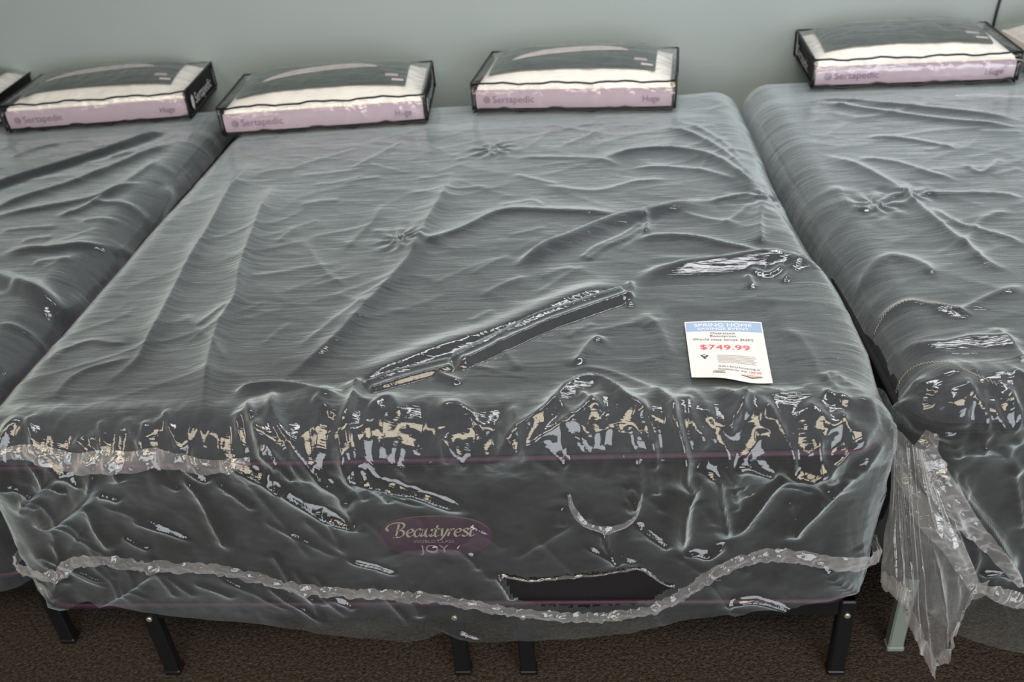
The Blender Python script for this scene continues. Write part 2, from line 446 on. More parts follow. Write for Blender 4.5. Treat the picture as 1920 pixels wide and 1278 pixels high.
def script_word():
    L = []
    def put(dx, *sts):
        for s in sts: L.append([(x + dx + .22 * y, y) for x, y in s])
    # swash capital B
    put(0, [(.30, 1.02), (.27, .55), (.20, .02), (.05, -.10)],
        [(-.28, .45), (-.38, .70), (-.22, .98), (.15, 1.12), (.52, 1.08), (.62, .86), (.48, .62), (.26, .54)],
        [(.26, .54), (.56, .48), (.66, .26), (.54, .02), (.32, -.06), (.14, .02)])
    e = [(.04, .28), (.26, .34), (.34, .50), (.22, .60), (.05, .46), (.02, .18), (.16, -.02), (.38, .12)]
    put(.82, e)
    put(1.26, [(.40, .50), (.22, .62), (.02, .40), (.02, .12), (.14, -.02), (.30, .12), (.40, .46)], [(.42, .60), (.38, .18), (.44, .0), (.56, .12)])
    put(1.82, [(.02, .52), (.08, .60), (.06, .20), (.14, -.01), (.30, .08), (.40, .40)], [(.42, .60), (.38, .16), (.44, -.01), (.56, .12)])
    put(2.36, [(.16, .88), (.08, .20), (.16, -.02), (.32, .10)], [(-.02, .60), (.32, .60)])
    put(2.72, [(.0, .52), (.08, .60), (.12, .10), (.20, .02)], [(.42, .60), (.28, .12), (.10, -.28), (-.10, -.34)])
    put(3.18, [(.02, .52), (.08, .60), (.06, .30), (.02, .0)], [(.07, .34), (.20, .58), (.34, .58)])
    put(3.54, e)
    put(3.98, [(.34, .52), (.20, .62), (.06, .48), (.22, .30), (.34, .14), (.20, -.02), (.0, .06)])
    put(4.36, [(.16, .88), (.08, .20), (.16, -.02), (.34, .12)], [(-.02, .60), (.34, .60)])
    return nib_strokes(L, .12, .55, .035)

# ------------------------------------------------------------------ mattress, frame
TH = .4476
MW, ML = .965, 2.08

def outline(W, L, r, n=10, dx=.03):
    p = []
    cs = [(W - r, r, -HP), (W - r, L - r, 0), (-W + r, L - r, HP), (-W + r, r, math.pi)]
    for cx, cy, a0 in cs:
        for k in range(n + 1):
            a = a0 + HP * k / n; p.append((cx + r * math.cos(a), cy + r * math.sin(a)))
    return np.array(p)

def mattress(loc, label, logo=False, tape='tape'):
    root = empty('mattress', loc); tag(root, label, 'mattress', 'plastic wrapped mattresses along the wall')
    w = Wrap(MW, ML, ZT, R_)
    inner = np.linspace(-(MW - R_), MW - R_, 70); arc = np.linspace(0, R_ * HP, 8)[1:]
    xs = np.concatenate([-(MW - R_ + arc)[::-1], inner, MW - R_ + arc])
    ss = np.concatenate([np.linspace(ML - R_ + R_ * HP, ML - R_, 9)[:-1], np.linspace(ML - R_, R_, 70)[:-1], np.linspace(R_, S_ARC, 12)])
    X, S = np.meshgrid(xs, ss); P, n, _ = w.base(X, S)
    quilt = -.004 * np.exp(-((((X + S * .6) * 5) % 1 - .5) / .07) ** 2) - .004 * np.exp(-((((X - S * .6) * 5) % 1 - .5) / .07) ** 2)
    P = P + n * (quilt * (n[..., 2] > .6))[..., None]
    mesh('top_panel', P.reshape(-1, 3), grid_faces(*X.shape)[:, ::-1], MAT['ticking'], root)
    # border band
    o = outline(MW, ML, R_, 12); rows = []
    fine = []
    for i in range(len(o)):
        a, b = o[i], o[(i + 1) % len(o)]; k = max(1, int(np.linalg.norm(b - a) / .04)); fine += [a + (b - a) * q / k for q in range(k)]
    fine = np.array(fine); cen = np.array([0, ML / 2])
    zz = np.linspace(ZT - R_, -TH + .004, 14)
    for z in zz:
        u = (z - zz[-1]) / (zz[0] - zz[-1]); bul = .006 * math.sin(u * math.pi) ** .6
        nn = fine - np.clip(fine, [-MW + R_, R_], [MW - R_, ML - R_]); nn = nn / (np.linalg.norm(nn, axis=1, keepdims=True) + 1e-9)
        rows.append(np.column_stack([fine - nn * (.004 - bul), np.full(len(fine), z)]))
    V = np.concatenate(rows); m = len(fine); F = [tuple(x) for x in grid_faces(len(zz), m, True)]
    F = [f[::-1] for f in F] + [tuple(range((len(zz) - 1) * m + m - 1, (len(zz) - 1) * m - 1, -1))]
    mesh('border', V, F, MAT['border'], root)
    for z in (-.006, -TH + .012):
        mb = MB(); mb.tube(np.column_stack([fine, np.full(m, z)]), .0085, 8, True); mb.build('tape_edge', MAT[tape], root)
    if logo:
        lx, lz = LOGO
        el = [(lx + .125 * math.copysign(abs(math.cos(a)) ** .8, math.cos(a)), lz + .062 * math.copysign(abs(math.sin(a)) ** .9, math.sin(a))) for a in np.linspace(0, 2 * math.pi, 48, endpoint=False)]
        v = [(x, -.0045, z) for x, z in el] + [(lx + (x - lx) * .98, -.0065, lz + (z - lz) * .97) for x, z in el]
        f = [(i, (i + 1) % 48, 48 + (i + 1) % 48, 48 + i) for i in range(48)] + [tuple(range(48, 96))]
        pt = mesh('logo_patch', v, f, MAT['patch'], root, smooth=False); pt['label'] = 'purple oval label'
        sv, sf = script_word(); k = .198 / (sv[:, 0].max() - sv[:, 0].min())
        sv = (sv - [(sv[:, 0].max() + sv[:, 0].min()) / 2, .4, 0]) * [k, k * .95, 1]
        mb = MB(); mb.add(np.column_stack([sv[:, 0] + lx - .008, np.full(len(sv), -.0078), sv[:, 1] + lz + .018]), sf)
        mb.build('lettering', MAT['gold'], pt, False)
        mb = MB()
        for body, sz, wd, dz in (('WORLD CLASS', .012, .09, -.013), ('JOY', .034, .066, -.036)):
            tv, tf = text_shape(body, sz, wd, depth=0); mb.add(np.column_stack([tv[:, 0] + lx - .005, np.full(len(tv), -.0078), tv[:, 1] + lz + dz]), tf)
        mb.build('lettering', MAT['dim'], pt, False)
    return root

def bed_frame(loc, label, legs_x, rail_x, pale=None):
    """steel platform frame; loc is the floor point under the foot end"""
    root = empty('bed_frame', loc); tag(root, label, 'bed frame', 'steel bed frames')
    top = Z0 - TH - .001; y0 = .035
    for (x0, x1) in rail_x:
        mb = MB()
        mb.box(((x0 + x1) / 2, y0 + .02, top - .055), (x1 - x0, .032, .05), .004)
        mb.box(((x0 + x1) / 2, ML - .12, top - .055), (x1 - x0, .032, .05), .004)
        for x in (x0 + .016, x1 - .016): mb.box((x, ML / 2 - .04, top - .05), (.03, ML - .2, .04), .003)
        mb.build('rail', MAT['steel'], root, False)
        mb = MB()
        for k in range(9): mb.box(((x0 + x1) / 2, .09 + k * (ML - .26) / 8, top - .015), (x1 - x0, .04, .03), .002)
        mb.build('slats', MAT['steel'], root, False)
    for x in legs_x:
        for y in (y0 + .012, ML - .13):
            mt = MAT['legpale'] if pale is not None and abs(x - pale) < .01 else MAT['steel']
            mb = MB(); h = top - .03
            mb.box((x, y, h / 2 + .006), (.038, .03, h - .012), .004); lg = mb.build('leg', mt, root, False)
            mb = MB(); mb.box((x, y, .008), (.042, .034, .016), .003); mb.build('foot_cap', mt, lg, False)
            if y < 1:
                mb = MB(); mb.disc((x, y - .015, top - .075), (0, -1, 0), .0075); mb.build('bolt', MAT['bolt'], lg)
    return root

# ------------------------------------------------------------------ bagged pillow
def bagged_pillow(loc, rz, label, w=.75, d=.41, seed=1, plain=False, words=True, swoosh=True):
    root = empty('bagged_pillow', loc, rz); tag(root, label, 'pillow', 'bagged pillows at the head of the beds')
    hb = .116          # seam height, middle height, half thickness
    a, b = w / 2 - .020, d / 2 - .016
    def ztop(x, y):
        p = np.clip(np.abs(x) / a, 0, 1); yk = .70 * d
        g = np.where(y < yk, 1 - np.clip(1 - (y - d / 2 + b) / (yk - d / 2 + b), 0, 1) ** 2.2, 1 - np.clip((y - yk) / (d / 2 + b - yk), 0, 1) ** 2.5)
        return hb - .010 + .050 * (1 - p ** 5) * g
    nx, ny = 90, 56
    X, Y = np.meshgrid(np.linspace(-a, a, nx), np.linspace(d / 2 - b, d / 2 + b, ny)); ed = np.minimum(np.minimum(a - np.abs(X), b - np.abs(Y - d / 2)), .05) / .05
    wr = .006 * (vnoise(X * 20 + seed, Y * 8, seed) - .5) + .004 * (vnoise(X * 46 + Y * 20, Y * 14, seed + 1) - .5)
    T = np.stack([X, Y, ztop(X, Y) + wr * sstep(0, .5, ed) - .006 * (1 - ed) ** 2], -1)
    Bm = np.stack([X, Y, .022 - .018 * sstep(0, 1, ed)], -1)
    mb = MB(); mb.add(T, grid_faces(ny, nx)); mb.add(Bm, grid_faces(ny, nx)[:, ::-1])
    idx = np.arange(ny * nx).reshape(ny, nx); lp = np.concatenate([idx[0, :-1], idx[:-1, -1], idx[-1, :0:-1], idx[:0:-1, 0]])
    ctr = np.array([0, d / 2, 0]); TL_, BL_ = T.reshape(-1, 3)[lp], Bm.reshape(-1, 3)[lp]
    def mid(t):
        m = TL_ * (1 - t) + BL_ * t; o = (m - ctr) * [1 / a, 1 / b, 0]; o = o / (np.abs(o).max(1, keepdims=True) + 1e-9) ; m = m + o * np.array([.008, .006, 0]) * math.sin(t * math.pi); return m
    base = mb.n; ring = [mid(t) for t in (.0, .25, .5, .75, 1.0)]; mb.add(np.concatenate(ring), grid_faces(5, len(lp), True)[:, ::-1])
    mb.build('pillow', MAT['cream' if plain else 'white'], root)
    # clear film: top sheet and front sheet
    nx, ny = 110, 64
    X, Y = np.meshgrid(np.linspace(-w / 2, w / 2, nx), np.linspace(0, d, ny)); edge = np.minimum(np.minimum(w / 2 - np.abs(X), Y), d - Y)
    seam = hb - .004 + .012 * sstep(0, .05, edge)
    zz = np.maximum(ztop(X, Y) + .012, seam) + sstep(0, .02, edge) * (.007 * crumple(X * 1.8, Y * .7, .05, seed + 3) + .003 * crumple(X, Y, .02, seed + 5))
    mb = MB(); mb.add(np.stack([X, Y, zz], -1), grid_faces(ny, nx))
    X, Zf = np.meshgrid(np.linspace(-w / 2, w / 2, nx), np.linspace(.004, hb - .004, 24)); ed = np.minimum(Zf, hb - Zf) / hb
    yf = -.004 - .012 * sstep(0, .4, ed) - .007 * crumple(X * 1.4, Zf, .045, seed + 9) * sstep(0, .15, ed)
    mb.add(np.stack([X, yf, Zf], -1), grid_faces(24, nx)); mb.build('clear_bag', MAT['bagfilm'], root)
    # piping along the seams
    mb = MB(); wob = lambda k: .003 * math.sin(k * 3.1 + seed) + .002 * math.sin(k * 7.7 + 2 * seed)
    for z in (.018, hb):
        xs = np.linspace(-w / 2, w / 2, 26); kk = 3.0 if z < .02 else 1.0
        mb.tube([(x, -.003, z + kk * wob(x * 9) * (1 if z > .02 else .6)) for x in xs], .0038, 6)
        mb.tube([(x, d + .002, z + .002) for x in (-w / 2, 0, w / 2)], .004, 6)
        for sx in (-1, 1): mb.tube([(sx * w / 2, y, z + .002) for y in np.linspace(0, d, 8)], .0042, 6)
    for sx in (-1, 1):
        for y in (-.002, d): mb.tube([(sx * w / 2 + wob(q) * .6, y, q) for q in np.linspace(.018, hb, 6)], .0045, 6)
    if not plain: mb.build('piping', MAT['piping'], root)
    # front band
    if not plain:
        n = 60; X, Zf = np.meshgrid(np.linspace(-w / 2 + .012, w / 2 - .012, n), np.linspace(.022, hb - .026, 8))
        mb = MB(); band_y = lambda x: .004 + .006 * (np.abs(x) / (w / 2)) ** 6
        mb.add(np.stack([X, band_y(X) - .003 * np.sin((Zf - .022) / (hb - .048) * math.pi), Zf], -1), grid_faces(8, n)); bd = mb.build('front_band', MAT['lav'], root); bd['label'] = 'lavender printed band'
        if words:
            mb = MB()
            tv, tf = text_shape('Sertapedic', .036, .155, depth=0); mb.add(np.column_stack([tv[:, 0] - w / 2 + .155, np.full(len(tv), -.0015), tv[:, 1] + .055]), tf)
            mb.build('lettering', MAT['lavtext'], bd, False); mb = MB()
            tv, tf = text_shape('Huge', .032, .06, depth=0); mb.add(np.column_stack([tv[:, 0] + w / 2 - .085, np.full(len(tv), -.0015), tv[:, 1] + .052]), tf)
            mk = MB()
            for r0, r1, cx in ((.0125, .0095, -w / 2 + .055), (.006, .003, -w / 2 + .056)):
                c = np.linspace(0, 2 * math.pi, 20, endpoint=False)
                v = [(cx + rr * math.cos(q), -.0015, .055 + rr * math.sin(q)) for rr in (r1, r0) for q in c]
                mk.add(v, [(i, (i + 1) % 20, 20 + (i + 1) % 20, 20 + i) for i in range(20)])
            mb.build('lettering', MAT['lavtext'], bd, False); mk.build('round_logo', MAT['lavtext'], bd, False)
        # black mesh end panels
        for sx in (-1, 1):
            Yp, Zq = np.meshgrid(np.linspace(.004, d, 16), np.linspace(.004, hb + .002, 8))
            xo = sx * (w / 2 - .003 - .004 * np.sin(Zq / hb * math.pi))
            mb = MB(); f = grid_faces(8, 16); mb.add(np.stack([xo, Yp, Zq], -1), f if sx > 0 else f[:, ::-1]); pn = mb.build('end_panel', MAT['mesh'], root); pn['label'] = 'black mesh end panel'
            mb = MB(); tv, tf = text_shape('Sertapedic', .060, .235, depth=0)
            px = sx * (w / 2 + .0015)
            yy = d / 2 + .02 + sx * tv[:, 0] - (.012 if sx > 0 else -.0)
            mb.add(np.column_stack([np.full(len(tv), px), yy, tv[:, 1] + hb * .5]), tf if sx > 0 else [q[::-1] for q in tf])
            c = [(0, .030), (.020, .016), (.020, -.014), (0, -.032), (-.020, -.014), (-.020, .016)]
            yc = d / 2 + .01 - sx * .155
            mb.build('lettering', MAT['print'], pn, False); mb = MB()
            mb.add([(px, yc + sx * p * .8, hb * .5 + q) for p, q in c], [tuple(range(6)) if sx > 0 else tuple(range(5, -1, -1))])
            mb.build('logo', MAT['print'], pn, False)
        # printed card on the top, follows the pillow
        def patch(xs, y0, y1, lift, n=50, m=24):
            X, T = np.meshgrid(np.linspace(*xs, n), np.linspace(0, 1, m)); Y = y0(X) * (1 - T) + y1(X) * T
            return np.stack([X, Y, ztop(X, Y) + lift], -1), grid_faces(m, n)
        mb = MB(); mb.add(*patch((-w / 2 + .050, w / 2 - .075), lambda x: .088 + .006 * np.cos(x * 9), lambda x: d - .045 + 0 * x, .0085)); cd = mb.build('printed_card', MAT['card'], root); cd['label'] = 'dark grey printed card'
        if swoosh:
            cen = lambda x: .165 + .070 * np.sin((x + .25) / .44 * 1.9)
            mb = MB(); mb.add(*patch((-.245, .19), cen, lambda x: cen(x) + .062 * np.clip(np.sin((x + .2452) / .4354 * math.pi), 0, 1) ** .45, .0102))
            s_ = mb.build('swoosh', MAT['swoosh'], cd); s_['label'] = 'pale curved stripe'
        mb = MB(); mb.add(*patch((w / 2 - .155, w / 2 - .108), lambda x: .145 + 0 * x, lambda x: .168 + 0 * x, .0102, 8, 4)); mb.build('small_label', MAT['lav'], cd)
        mb = MB(); mb.add(*patch((w / 2 - .128, w / 2 - .085), lambda x: .112 + 0 * x, lambda x: .128 + 0 * x, .0102, 8, 4)); mb.build('small_label', MAT['swoosh'], cd)
    return root

LEFT_ORG = (-1.984, 0.1)
RIGHT_ORG = (1.986, 0.07)
